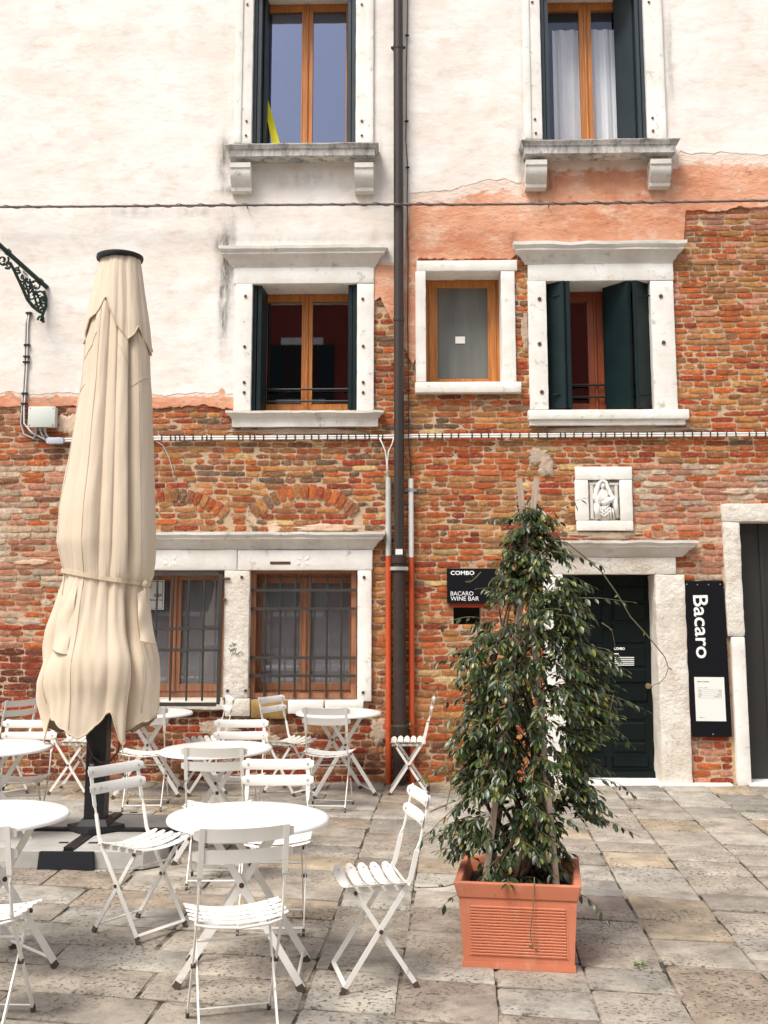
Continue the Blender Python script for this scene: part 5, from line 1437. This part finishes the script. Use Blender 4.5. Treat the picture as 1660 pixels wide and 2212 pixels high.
def cloth(name, zf_top, hem, lobes_f, valley_f, NA=300, NR=60, off=0.0, mat='canvas', seams=()):
    vs = []; fs = []
    for j in range(NR + 1):
        for i in range(NA):
            a = 2 * math.pi * i / NA; zb = hem(a); f = j / NR; z = zf_top + (zb - zf_top) * f
            lb, vl = lobes_f(z), valley_f(z)
            if isinstance(lb, tuple): k, l0, l1 = lb; fo = fold(a, l0, vl) * (1 - k) + fold(a, l1, vl) * k
            else: fo = fold(a, lb, vl, 3 * math.sin(z * 1.7))
            r = base_r(a, z) * fo + off
            r += .006 * noise.noise(Vector((math.cos(a) * 3, math.sin(a) * 3, z * 1.6))) + .008 * noise.noise(Vector((math.cos(a) * 8, math.sin(a) * 8, z * 3.5))) * (1.6 if z < 1.9 else .7)
            r += .009 * (noise.noise(Vector((a * 7, z * 1.2, 4))) + .6 * abs(noise.noise(Vector((a * 15, z * 1.5, 7))))) * math.exp(-abs(z - zTie - .05 * -math.cos(a)) / .14) * 1.8
            r += .035 * math.exp(-((z - 1.28) / .16) ** 2) * max(0, -math.sin(a))        # belly below the tie
            # swags: diagonal pull folds radiating below the tie
            if z < 1.95: r += .022 * math.sin((a * 3.2 + z * 7.5)) * (1.95 - z) / 1.1 * max(0, math.sin(a * 1.0 + .2) * -1) * .8
            if z < 1.95: r += .030 * math.sin(z * 13 + 2.5 * math.cos(a * 2 + .7)) * max(0, min(1, (1.9 - z) * 2)) * max(0, -math.cos(a + .3)) * .8
            vs.append(UW(a, max(.05, r), z))
    for j in range(NR):
        for i in range(NA): fs.append((j * NA + i, (j + 1) * NA + i, (j + 1) * NA + (i + 1) % NA, j * NA + (i + 1) % NA))
    b = mb(); b.add(vs, fs); o = b.build(name, mat, t, smooth=True)
    for sm in seams:
        pts = []
        for k in range(41):
            u = k / 40; ad = lerp_table([(q / (len(sm) - 1), p[0]) for q, p in enumerate(sm)], u); f = lerp_table([(q / (len(sm) - 1), p[1]) for q, p in enumerate(sm)], u)
            fi = ad % 360 / 360 * NA; fj = min(NR - .001, f * NR); i, j = int(fi), int(fj); g_ = lambda a_, b_: Vector(vs[b_ * NA + a_ % NA]); p = g_(i, j).lerp(g_(i + 1, j), fi - i).lerp(g_(i, j + 1).lerp(g_(i + 1, j + 1), fi - i), fj - j); d = (p - UC); d.z = 0; pts.append(p + d.normalized() * .0015)
        q = mb(); q.tube(pts, .0030, 4); q.build('seam', 'seam', o, smooth=True)
    rim = mb(); rim.tube([vs[NR * NA + i] for i in range(NA)] + [vs[NR * NA]], .006, 5); rim.build('hem', 'seam', o, smooth=True)
    return o
zTop = UX(260, 555)[1]; zTie = UX(240, 1247)[1]; zV = UX(260, 680)[1]
UL_ = UX(95, 1500)[0]; UR_ = UX(347, 1500)[0]
def front_table(tab, a, back):
    """hem heights as pixel rows against the pixel column, for the half that faces the lens"""
    s = math.sin(a)
    c = math.cos(a); px = 222 + 125 * c
    f = lerp_table(tab, px)
    py = f if s < 0 else f * (1 - min(1, s * 2)) + back * min(1, s * 2)
    return UX(222, py)[1]
HEM = [(-180, 1575), (-172, 1602), (-162, 1598), (-154, 1540), (-142, 1530), (-125, 1548), (-108, 1570), (-95, 1578), (-82, 1566), (-72, 1535), (-66, 1520), (-62, 1535), (-57, 1600), (-50, 1603), (-45, 1575), (-36, 1552), (-22, 1546), (-8, 1540), (4, 1500), (25, 1560), (60, 1590), (100, 1570), (140, 1592), (180, 1575)]
def hem(a):
    d = (math.degrees(a) + 180) % 360 - 180
    py = sum(lerp_table(HEM, d + k) for k in (-4, -2, 0, 2, 4)) / 5
    return UX(222, py + 9 * noise.noise(Vector((math.cos(a) * 4, math.sin(a) * 4, 8))) + 5 * noise.noise(Vector((math.cos(a) * 11, math.sin(a) * 11, 3))))[1]
def lobes_main(z):
    k = max(0, min(1, (zTie + .10 - z) / .35)); return (k, LOB, LOW)
def valley(z):
    d = abs(z - zTie); tie = max(0, 1 - d / .22)
    return (.50 if z > zTie else .48 - .06 * max(0, min(1, (zTie - z) / .8))) + .24 * tie
main = cloth('canopy', zTop - .35, hem, lobes_main, valley, 360, 80, seams=(((-106, .0), (-106, .99)), ((-36, .0), (-34, .98)), ((-150, .0), (-152, .97)), ((-146, .16), (-128, .13), (-112, .09)), ((-70, .12), (-58, .15), (-44, .18)), ((-44, .22), (-28, .20), (-10, .20)), ((-150, .24), (-135, .22))))
VENT = [(96, 735), (150, 735), (170, 745), (184, 700), (200, 690), (216, 665), (232, 655), (240, 668), (252, 690), (258, 705), (272, 730), (286, 748), (300, 720), (322, 745), (345, 768)]
def hem2(a):
    c = math.cos(a); s = math.sin(a); px = 255 + 72 * c
    tab = [(183, 742), (188, 748), (205, 700), (226, 684), (240, 660), (250, 655), (262, 684), (276, 712), (298, 746), (306, 735), (312, 716), (322, 742), (327, 768)]
    f = lerp_table(tab, px); py = f if s < 0 else f * (1 - min(1, s * 2)) + (735 + 14 * math.sin(a * 5)) * min(1, s * 2)
    return UX(255, py)[1]
cloth('vent_flap', zTop, hem2, lambda z: UPP, lambda z: .62 - .12 * max(0, min(1, (zTop - z) / .9)), 220, 36, .018)
def flap(pts, bulge):
    (a, c, d, e) = [AT(px, py, UPZ - dz) for px, py, dz in pts]; n = 8; vs = []; fs = []
    for j in range(n + 1):
        for i in range(n + 1):
            u, v = i / n, j / n; p = (a * (1 - u) + c * u) * (1 - v) + (e * (1 - u) + d * u) * v
            vs.append(p - FWH * (bulge * math.sin(u * math.pi) * (.4 + .6 * v) - .03 * (1 - v)) + FWH * .012 * math.sin(v * 9 + u * 3))
    for j in range(n):
        for i in range(n): fs.append((j * (n + 1) + i, j * (n + 1) + i + 1, (j + 1) * (n + 1) + i + 1, (j + 1) * (n + 1) + i))
    q = mb(); q.add(vs, fs); o = q.build('loose_flap', 'canvas', t, smooth=True)
    r = mb(); r.tube([vs[n * (n + 1) + i] for i in range(n + 1)], .006, 5); r.build('hem', 'seam', o, smooth=True)
flap(((130, 1288, .22), (165, 1266, .30), (146, 1414, .36), (113, 1400, .24)), .05)
flap(((294, 1282, .30), (310, 1274, .24), (338, 1391, .20), (303, 1383, .30)), .03)
b = mb(); zc = UX(260, 552)[1]; xc = UX(260, 552)[0]; c = UC + RIGHT * xc
b.lathe((c.x, c.y, zc - .03), [(.150, -.012), (.172, -.010), (.176, .004), (.174, .022), (.155, .032), (.05, .036)], 28); b.build('top_cap', 'iron', t, smooth=True, angle=40)
# tie strap
pts = []
for i in range(65):
    a = 2 * math.pi * i / 64; z = zTie + .050 * -math.cos(a) - .02 * math.sin(a) * 0; lb = lobes_main(z)
    r = base_r(a, z) * (fold(a, LOB, valley(z)) * (1 - lb[0]) + fold(a, LOW, valley(z)) * lb[0]); pts.append(UW(a, max(r, base_r(a, z) * .86) + .009, z))
b = mb(); b.bar(pts, .030, .008, (0, 0, 1)); b.build('tie_strap', 'seam', t)
b = mb(); q = Vector(UW(RAD(-25), base_r(RAD(-25), zTie) * .98 + .02, zTie - .05)); blob(b, q, (.025, .02, .03)); b.tube([q, q + Vector((.01, -.01, -.09)), q + Vector((.0, -.012, -.16))], .006, 6); b.build('strap_knot', 'seam', t, smooth=True)
# pole and base
b = mb(); zt = zTop - .1; w1, w0 = .062, .070; cx, cy = UC.x, UC.y; rr = Matrix.Rotation(YAW, 3, 'Z')
def sq(h, z): return [Vector((cx, cy, z)) + rr @ Vector(v) for v in ((-h, -h, 0), (h, -h, 0), (h, h, 0), (-h, h, 0))]
b.hexa(sq(w0, .17), sq(w1, zt)); b.build('pole', 'parasol_pole', t)
b = mb(); b.hexa([Vector((cx, cy, .123)) + rr @ Vector((.21 * math.cos(a), .21 * math.sin(a), 0)) for a in (-1.57, 0, 1.57, 3.14)], [Vector((cx, cy, .160)) + rr @ Vector((.20 * math.cos(a), .20 * math.sin(a), 0)) for a in (-1.57, 0, 1.57, 3.14)])
b.hexa(sq(.105, .161), sq(.085, .205)); b.build('base_plate', 'parasol_pole', t)
rb = Matrix.Rotation(YAW - RAD(2), 3, 'Z')
def loc(x, y, z): return Vector((cx, cy, 0)) + rb @ Vector((x, y - .17, z))
b = mb()
for a, c in (((-.60, .17), (-.10, .17)), ((.10, .17), (.60, .17)), ((0, -.44), (0, .05)), ((0, .29), (0, .74))):
    b.bar([loc(*a, .118), loc(*c, .118)], .062, .032, (a[1] - c[1], c[0] - a[0], 0) if False else rb @ Vector((-(c[1] - a[1]), c[0] - a[0], 0)))
b.build('cross_arms', 'parasol_pole', t)
for x0, x1, y0, y1 in ((-.185, .185, -.487, -.455), (-.2, .2, .765, .795)):
    b = mb(); b.hexa([loc(x0, y0, .002), loc(x1, y0, .002), loc(x1, y1, .002), loc(x0, y1, .002)], [loc(x0 + .01, y0, .112), loc(x1 - .01, y0, .112), loc(x1 - .01, y1, .112), loc(x0 + .01, y1, .112)]); b.build('end_plate', 'mat_black', t)
for x0, x1 in ((.602, .618), (-.618, -.602)):
    b = mb(); b.hexa([loc(x0, -.1, .002), loc(x1, -.1, .002), loc(x1, .44, .002), loc(x0, .44, .002)], [loc(x0, -.1, .108), loc(x1, -.1, .108), loc(x1, .44, .108), loc(x0, .44, .108)]); b.build('end_plate', 'mat_black', t)
SLABS = [(-.585, -.034, -.452, .136, 'pale concrete ballast slab at the front left of the parasol base'), (.034, .585, -.452, .136, 'pale concrete ballast slab at the front right of the parasol base'),
         (-.585, -.034, .204, .762, 'pale concrete ballast slab at the back left of the parasol base'), (.034, .585, .204, .762, 'pale concrete ballast slab at the back right of the parasol base')]
for x0, x1, y0, y1, lab in SLABS:
    b = mb(); q = .09
    ring = [(x0, y0), (x1, y0), (x1, y1), (x0, y1)]
    # outer corner of each slab is cut off
    ox, oy = (x0 if x0 < 0 else x1), (y0 if y0 < 0 else y1)
    poly = []
    for (x, y) in ring:
        if (x, y) == (ox, oy):
            a, c = (x, y + (q if y < .1 else -q)), (x + (q if x < 0 else -q), y)
            cw = [(a, c), (c, a)][0 if (x < 0) == (y < .1) else 1]; poly += list(cw)
        else: poly.append((x, y))
    n = len(poly); top = [loc(x, y, .108) for x, y in poly]; bot = [loc(x, y, .004) for x, y in poly]
    ins = [p + ((sum(top, Vector()) / n) - p).normalized() * .008 + Vector((0, 0, .006)) for p in top]
    b.add(bot + top + ins, [tuple(range(n - 1, -1, -1)), tuple(2 * n + i for i in range(n))] + [(i, (i + 1) % n, n + (i + 1) % n, n + i) for i in range(n)] + [(n + i, n + (i + 1) % n, 2 * n + (i + 1) % n, 2 * n + i) for i in range(n)])
    o = tag(b.build('ballast_slab', 'slab'), lab, 'slab', 'ballast slabs under the parasol')
    for k in range(2):
        cxx, cyy = (x0 + x1) / 2 + (.14 if k else -.14) * 1.5, (y0 + .06 if y0 < 0 else y1 - .1); q_ = mb()
        if k == (0 if x0 > 0 else 1): q_.bar([loc(cxx - .03, cyy + .17, .1155), loc(cxx + .03, cyy + .17, .1155)], .035, .003, rb @ Vector((0, 1, 0))); q_.build('lifting_slot', 'mat_black', o)
# string-light cable and bulb on the pole
bp = AT(197, 1640, UPZ - .10)
t2 = empty('string_light', bp, 'clear bulb on a dark looped cable in front of the black parasol pole', 'string light')
zq = bp.z
loop = [AT(px, py, UPZ - .12) for px, py in ((252, 1500), (250, 1530), (258, 1560), (262, 1590), (256, 1622), (240, 1643), (220, 1648), (203, 1636), (194, 1618), (188, 1595), (188, 1570))]
b = mb(); b.tube(loop, .007, 6); b.build('cable', 'cable_dark', t2, smooth=True)
a = AT(200, 1627, UPZ - .11); z0 = a.z
b = mb(); b.lathe((a.x, a.y, z0 - .065), [(.019, 0), (.021, .02), (.017, .045), (.007, .058), (.006, .07)], 14); b.build('socket', 'iron', t2, smooth=True)
b = mb(); b.lathe((a.x, a.y, z0 - .155), [(.004, 0), (.022, .008), (.028, .028), (.027, .05), (.018, .075), (.015, .090)], 16); bb = b.build('bulb', 'bulb_glass', t2, smooth=True)
b = mb(); b.tube([(a.x - .006, a.y, z0 - .075), (a.x - .005, a.y, z0 - .12), (a.x + .005, a.y, z0 - .12), (a.x + .006, a.y, z0 - .075)], .002, 5); b.build('filament', 'pvc_white', bb)

# ------------------------------------------------------------------ planter
fl, fr = G(1002, 2089), G(1242, 2101)
ax = (fr - fl); ax.z = 0; WB = ax.length; ax.normalize(); ay = Vector((-ax.y, ax.x, 0))
PCN = (fl + fr) / 2 + ay * .25
pl = empty('planter', (PCN.x, PCN.y, 0), 'square terracotta planter with ribbed front standing on the paving', 'planter')
def PL(x, y, z): return PCN + ax * x + ay * y + Vector((0, 0, z))
HB = WB / 2; HP = .395; HT = .285; HR = HT + .018
def ringbox(b, h0, z0, h1, z1, hi0=None, hi1=None):
    o = [PL(x * h0, y * h0 * .96, z0) for x, y in ((-1, -1), (1, -1), (1, 1), (-1, 1))] + [PL(x * h1, y * h1 * .96, z1) for x, y in ((-1, -1), (1, -1), (1, 1), (-1, 1))]
    hi0 = hi0 or h0 - .03; hi1 = hi1 or h1 - .03
    o += [PL(x * hi0, y * hi0 * .96, z0) for x, y in ((-1, -1), (1, -1), (1, 1), (-1, 1))] + [PL(x * hi1, y * hi1 * .96, z1) for x, y in ((-1, -1), (1, -1), (1, 1), (-1, 1))]
    fs = []
    for i in range(4):
        j = (i + 1) % 4; fs += [(i, j, 4 + j, 4 + i), (8 + j, 8 + i, 12 + i, 12 + j), (4 + i, 4 + j, 12 + j, 12 + i), (j, i, 8 + i, 8 + j)]
    b.add(o, fs)
b = mb(); ringbox(b, HB, .03, HB + .018, HP - .075, HB - .03, HB - .012); b.build('body', 'terracotta', pl)
b = mb(); ringbox(b, HB + .006, 0, HB + .006, .0295); b.build('foot_band', 'terracotta', pl)
b = mb(); ringbox(b, HT, HP - .0745, HR, HP, HB - .012, HR - .034); o = b.build('rim', 'terracotta', pl)
bv = o.modifiers.new('bevel', 'BEVEL'); bv.width = .006; bv.segments = 2
for side in range(4):
    ang = side * math.pi / 2; rot = Matrix.Rotation(ang, 3, 'Z')
    def PS(x, y, z): v = rot @ Vector((x, y * .96, 0)); return PL(v.x, v.y if True else 0, z)
    n = 17
    b = mb(); k = HB * .965
    for x in (-HB * .88, HB * .88): b.bar([PS(x, -HB - .001, .055), PS(x, -HB - .0135, HP - .10)], .012, .006, rot @ ax if False else (rot @ Vector((1, 0, 0))).x * ax + (rot @ Vector((1, 0, 0))).y * ay)
    b.build('panel_frame', 'terracotta', pl)
    for i in range(n):
        f = (i + .5) / n; z = .058 + (HP - .165) * f; y = -(HB + .018 * (z - .03) / (HP - .105)) - .001
        q = mb(); q.tube([PS(-HB * .86, y, z), PS(HB * .86, y, z)], .0062, 6); q.build('rib', 'terracotta', pl)
b = mb(); n = 10; h = HB - .012
vs = [PL(-h + 2 * h * i / n, (-h + 2 * h * j / n) * .96, HP - .075 + .02 * fbm(i * .8, j * .8, 3)) for j in range(n + 1) for i in range(n + 1)]
b.add(vs, [(j * (n + 1) + i, j * (n + 1) + i + 1, (j + 1) * (n + 1) + i + 1, (j + 1) * (n + 1) + i) for j in range(n) for i in range(n)]); b.build('soil', 'soil', pl)

# stakes
PD = (PCN - CAM).dot(FWH) - .26
STK = [((-.17, -.16), (1160, 1034), .0, 'weathered wooden stake leaning right, top right of the pair above the shrub'), ((.19, -.17), (1122, 1033), .03, 'weathered wooden stake leaning left, top left of the pair above the shrub'),
       ((-.16, .17), (1150, 1290), .10, 'weathered wooden stake at the back left inside the shrub'), ((.18, .17), (1112, 1290), .10, 'weathered wooden stake at the back right inside the shrub')]
for (x, y), (px, py), dd, lab in STK:
    a = PL(x, y, HP - .10); c = AT(px, py, PD + dd); b = mb(); b.bar([a, a.lerp(c, .5), c], .026, .022, (1, .2, 0)); tag(b.build('wooden_stake', 'stake'), lab, 'stake', 'wooden stakes holding the climbing shrub')

# ------------------------------------------------------------------ climbing shrub
PR = random.Random(23)
sh = empty('climbing_shrub', PL(0, 0, HP - .08), 'dense dark green climbing shrub on stakes growing from the terracotta planter', 'shrub')
LBD = [(1080, 1150, 1165), (1120, 1118, 1196), (1165, 1105, 1205), (1210, 1082, 1228), (1250, 1070, 1246), (1300, 1052, 1282), (1340, 1012, 1294), (1365, 995, 1295), (1400, 985, 1312), (1450, 968, 1330), (1500, 975, 1342), (1550, 968, 1335), (1600, 966, 1318), (1660, 965, 1296), (1720, 975, 1290), (1770, 968, 1296), (1820, 980, 1262), (1850, 1000, 1235), (1900, 1050, 1180)]
LL = [(a, c) for a, c, d in LBD]; RR_ = [(a, d) for a, c, d in LBD]
leaves = []; twigs = mb()
def leaf_col():
    r = PR.random()
    if r < .02: return (.20, .11, .035)
    if r < .07: return (.24, .24, .045)
    if r < .34: return (.065, .095, .024)
    return (.026 * PR.uniform(.7, 1.5), .050 * PR.uniform(.7, 1.4), .015 * PR.uniform(.7, 1.3))
def leaf(p, d, up, s, col):
    leaves.append((Vector(p), Vector(d).normalized(), Vector(up), s, col))
def twig(p, d, L, n, s0=1.0, thick=.0022, droop=.6, cg=None):
    path = [Vector(p)]; d = Vector(d).normalized(); seg = 6
    for i in range(seg):
        d = (d + Vector((PR.uniform(-.22, .22), PR.uniform(-.22, .22), -droop * .22 + PR.uniform(-.1, .1)))).normalized(); path.append(path[-1] + d * (L / seg))
    twigs.tube(path, thick, 4, scale=[1.2 - .7 * i / seg for i in range(seg + 1)])
    for k in range(n):
        f = (k // 2 + .7) / (n / 2 + .6) * seg; i = min(seg - 1, int(f)); q = path[i].lerp(path[i + 1], f - i); td = (path[i + 1] - path[i]).normalized()
        sd = td.cross(Vector((PR.uniform(-.4, .4), PR.uniform(-.4, .4), 1))).normalized() * (1 if k % 2 else -1)
        ld = (sd * .75 + td * .55 + Vector((0, 0, -PR.uniform(.15, 1.0)))).normalized()
        leaf(q + ld * .008, ld, Vector((PR.uniform(-.5, .5), PR.uniform(-.7, .2), 1)), PR.uniform(.034, .062) * s0 * (1 - .25 * (f / seg) * PR.random()), cg or leaf_col())
    leaf(path[-1], d, Vector((0, 0, 1)), .035 * s0, (.16, .19, .045))
cl = [(PR.uniform(0, 1), PR.gauss(0, 1)) for _ in range(8)]
n_tw = 0
while n_tw < 1060:
    py = 1085 + 815 * PR.random() ** .86; l, r = lerp_table(LL, py), lerp_table(RR_, py)
    u = PR.uniform(-1, 1); u = math.copysign(abs(u) ** .85, u)
    px = (l + r) / 2 + u * (r - l) / 2 * .90 * (1 + .30 * fbm(py / 55., 2.0 if u < 0 else 9.0, 1.5, 3))
    # gaps where the doorway or paving shows through
    if fbm(px / 48., py / 60., 5.5, 2) < -.34 and abs(u) > .3: continue
    if py > 1812 and abs(u) < .45 and PR.random() < .8: continue
    if 1188 < px < 1216 and 1430 < py < 1760 and PR.random() < .2: continue
    dep = math.sqrt(max(0, 1 - u * u)) * .30 * min(1, (py - 1040) / 300.)
    off = PR.uniform(-1, 1) * dep
    p = AT(px, py, PD + off)
    out = (RIGHT * (u + PR.uniform(-.5, .5)) + FWH * (off / .3 + PR.uniform(-.5, .3)) + Vector((0, 0, PR.uniform(-.4, .5))))
    p = p - out.normalized() * .075
    twig(p, out, PR.uniform(.10, .19), PR.choice((6, 8, 8, 10)), 1.0, droop=PR.uniform(.2, 1.0)); n_tw += 1
# long loose shoots
for px, py, dx, dz, L, n in ((1330, 1505, 1, .1, .22, 7), (1290, 1300, 1, .2, .22, 8), (1290, 1690, 1, .15, .30, 8), (1300, 1770, 1, .1, .22, 10), (970, 1810, -1, .2, .16, 6), (975, 1440, -1, .3, .20, 8), (960, 1640, -1, .0, .25, 8), (1265, 1905, 1, -.2, .22, 10), (960, 1700, -.8, -.6, .28, 4),
                             (1255, 1190, 1, .0, .2, 6), (1090, 1130, -.7, .2, .14, 6), (1205, 1150, .5, .8, .14, 7), (985, 1350, -1, .4, .15, 6), (1340, 1560, 1, .0, .14, 6), (1315, 1450, 1, .2, .14, 6), (1000, 1905, -1, -.1, .2, 6)):
    twig(AT(px - 62 * dx, py - 62 * dz * .5, PD - .08), RIGHT * dx + Vector((0, 0, dz)) - FWH * .12, L + .10, n + 4, .9, .0025, .5)
# the long bare tendril arching across the door
ten = [AT(px, py, PD - .05) for px, py in ((1195, 1168), (1225, 1172), (1262, 1202), (1300, 1235), (1335, 1285), (1362, 1332), (1392, 1365), (1420, 1398), (1437, 1420), (1444, 1442), (1438, 1462), (1425, 1476), (1412, 1479), (1407, 1487))]
twigs.tube(ten, .0034, 5, scale=[1.3 - .06 * i for i in range(len(ten))])
for i in (2, 3, 4, 6, 9): leaf(ten[i], Vector((PR.uniform(-1, 1), 0, PR.uniform(-1, .3))), Vector((0, -1, .5)), .022, (.16, .17, .05))
for pts in (((1000, 1905), (960, 1915), (950, 1916), (900, 1918), (880, 1905)), ((962, 1640), (975, 1700), (965, 1740), (928, 1755), (945, 1745), (985, 1730)), ((1155, 1895), (1152, 1960), (1146, 2020), (1152, 2048), (1164, 2056)), ((1010, 1590), (960, 1580), (940, 1565), (932, 1560)),
            ((1040, 1235), (1026, 1250), (1015, 1258), (1006, 1256)), ((970, 1648), (930, 1662), (902, 1690), (880, 1702)), ((1330, 1400), (1322, 1360), (1300, 1345)), ((1260, 1600), (1310, 1580), (1326, 1500), (1340, 1515))):
    q = [AT(px, py, PD - .30 if px > 1140 and py > 1890 else PD - .1) for px, py in pts]; twigs.tube(q, .0026, 5)
    for p in q[1:]:
        if PR.random() < .6: leaf(p, Vector((PR.uniform(-1, 1), -.3, PR.uniform(-1, .6))), Vector((0, -.5, 1)), .028, (.07, .10, .03))
twigs.build('twigs', 'twig', sh, smooth=True)
# woody stems
for k in range(9):
    a = PR.uniform(0, 6.28); p = PL(.10 * math.cos(a), .10 * math.sin(a), HP - .09); pts = [p]; r = .05 + .1 * PR.random(); a2 = PR.uniform(0, 6.28); H = PR.uniform(1.0, 1.75)
    for i in range(1, 13):
        f = i / 12; a2 += PR.uniform(.1, .7); rad = r * (1.1 - .6 * f) + .06 * math.sin(f * 3.1); pts.append(PL(rad * math.cos(a2) - .04 * f, rad * math.sin(a2), HP - .09 + H * f))
    b = mb(); b.tube(pts, .011, 7, scale=[1.2 - .85 * i / 12 for i in range(13)]); b.build('stem', 'bark', sh, smooth=True)
# leaf shapes
def leaf_shape(fold_, curl, wide):
    st = [(0, 0), (.22, .72), (.5, 1.0), (.78, .66), (1, 0)]; vs = []; fs = []
    for i, (y, w_) in enumerate(st):
        z = -curl * y * y
        vs += [(-w_ * wide, y, z + fold_ * w_), (0, y, z), (w_ * wide, y, z + fold_ * w_)]
    for i in range(4):
        for j in range(2): fs.append((i * 3 + j, i * 3 + j + 1, (i + 1) * 3 + j + 1, (i + 1) * 3 + j))
    return vs, fs
SHAPES = [leaf_shape(.07, .16, .22), leaf_shape(.10, .05, .20), leaf_shape(.05, .28, .24), leaf_shape(.12, .12, .19)]
LM = []
for vs, fs in SHAPES:
    me = bpy.data.meshes.new('leaf'); me.from_pydata(vs, [], fs); me.update(); me.polygons.foreach_set('use_smooth', [True] * len(me.polygons))
    at = me.attributes.new('Col', 'FLOAT_COLOR', 'POINT'); at.data.foreach_set('color', [1.0] * (4 * len(vs))); me.materials.append(M['leaf']); LM.append(me)
def leaf_matrix(p, d, up, s):
    x = d.cross(up)
    if x.length < .05: x = d.orthogonal()
    x.normalize(); z = x.cross(d).normalized()
    mt = Matrix((x * s, d * s, z * s)).transposed().to_4x4(); mt.translation = p; return mt
leaves.sort(key=lambda l: (l[0] - CAM).length)
fol = mb()
base = ORG[sh.name]
for i, (p, d, up, s, col) in enumerate(leaves):
    mt = leaf_matrix(p, d, up, s); k = (i * 7) % 4
    if i < 300:
        o = bpy.data.objects.new('leaf', LM[k]); sc.collection.objects.link(o); o.parent = sh
        o.matrix_local = Matrix.Translation(-base) @ mt; o.color = (*col, 1)
    else:
        fol.col = col; vs, fs = SHAPES[k]; fol.add([mt @ Vector(v) for v in vs], fs)
fo = fol.build('foliage', 'leaf', sh, smooth=True, kind='stuff')

# ------------------------------------------------------------------ small plants at the wall foot and in the joints
def tuft(px, py, z, n, s, lab, name='wall_weed', h=.0, spread=.06, plane=None):
    c = AT(px, py, z) if plane is None else W(px, py, plane)
    b = mb()
    for k in range(n):
        a = PR.uniform(0, 6.28); p = c + Vector((PR.gauss(0, spread * .5), PR.gauss(0, spread * .25), PR.uniform(-h, h)))
        d = Vector((math.cos(a), math.sin(a) - .3, PR.uniform(-.5, .7))); mt = leaf_matrix(p, d.normalized(), Vector((0, -.4, 1)), PR.uniform(.6, 1.2) * s); b.col = (.06 * PR.uniform(.7, 1.5), .11 * PR.uniform(.7, 1.4), .025); vs, fs = SHAPES[k % 4]; b.add([mt @ Vector(v) for v in vs], fs)
    b.col = (.06, .06, .02); b.tube([c + Vector((0, .01, -h - .01)), c + Vector((.01, 0, 0)), c + Vector((-.01, 0, h + .01))], .003, 5)
    o = b.build('foliage', 'leaf'); o.name = name; tag(o, lab, 'plant')
tuft(880, 1578, 0, 46, .045, 'small ivy shoot climbing between downpipe and right orange conduit', 'ivy', .10, .05, -.12)
tuft(893, 1620, 0, 26, .035, 'little leafy weed on the wall right of the orange conduit', 'wall_weed', .06, .05, -.04)
tuft(348, 1660, 0, 40, .035, 'dark weed at the wall foot behind the parasol pole', 'wall_weed', .03, .10, -.05)
for px, py, lab in ((1384, 2089, 'tiny green weed in the paving joint right of the planter'), (1620, 1754, 'tiny green weed in the paving joint in front of the portal')):
    p = G(px, py); b = mb()
    for k in range(26):
        a = PR.uniform(0, 6.28); mt = leaf_matrix(p + Vector((PR.gauss(0, .022), PR.gauss(0, .014), .004)), Vector((math.cos(a), math.sin(a), .7)).normalized(), Vector((0, 0, 1)), PR.uniform(.012, .026)); b.col = (.09, .16, .03); vs, fs = SHAPES[k % 4]; b.add([mt @ Vector(v) for v in vs], fs)
    o = b.build('joint_weed', 'leaf'); tag(o, lab, 'weed')
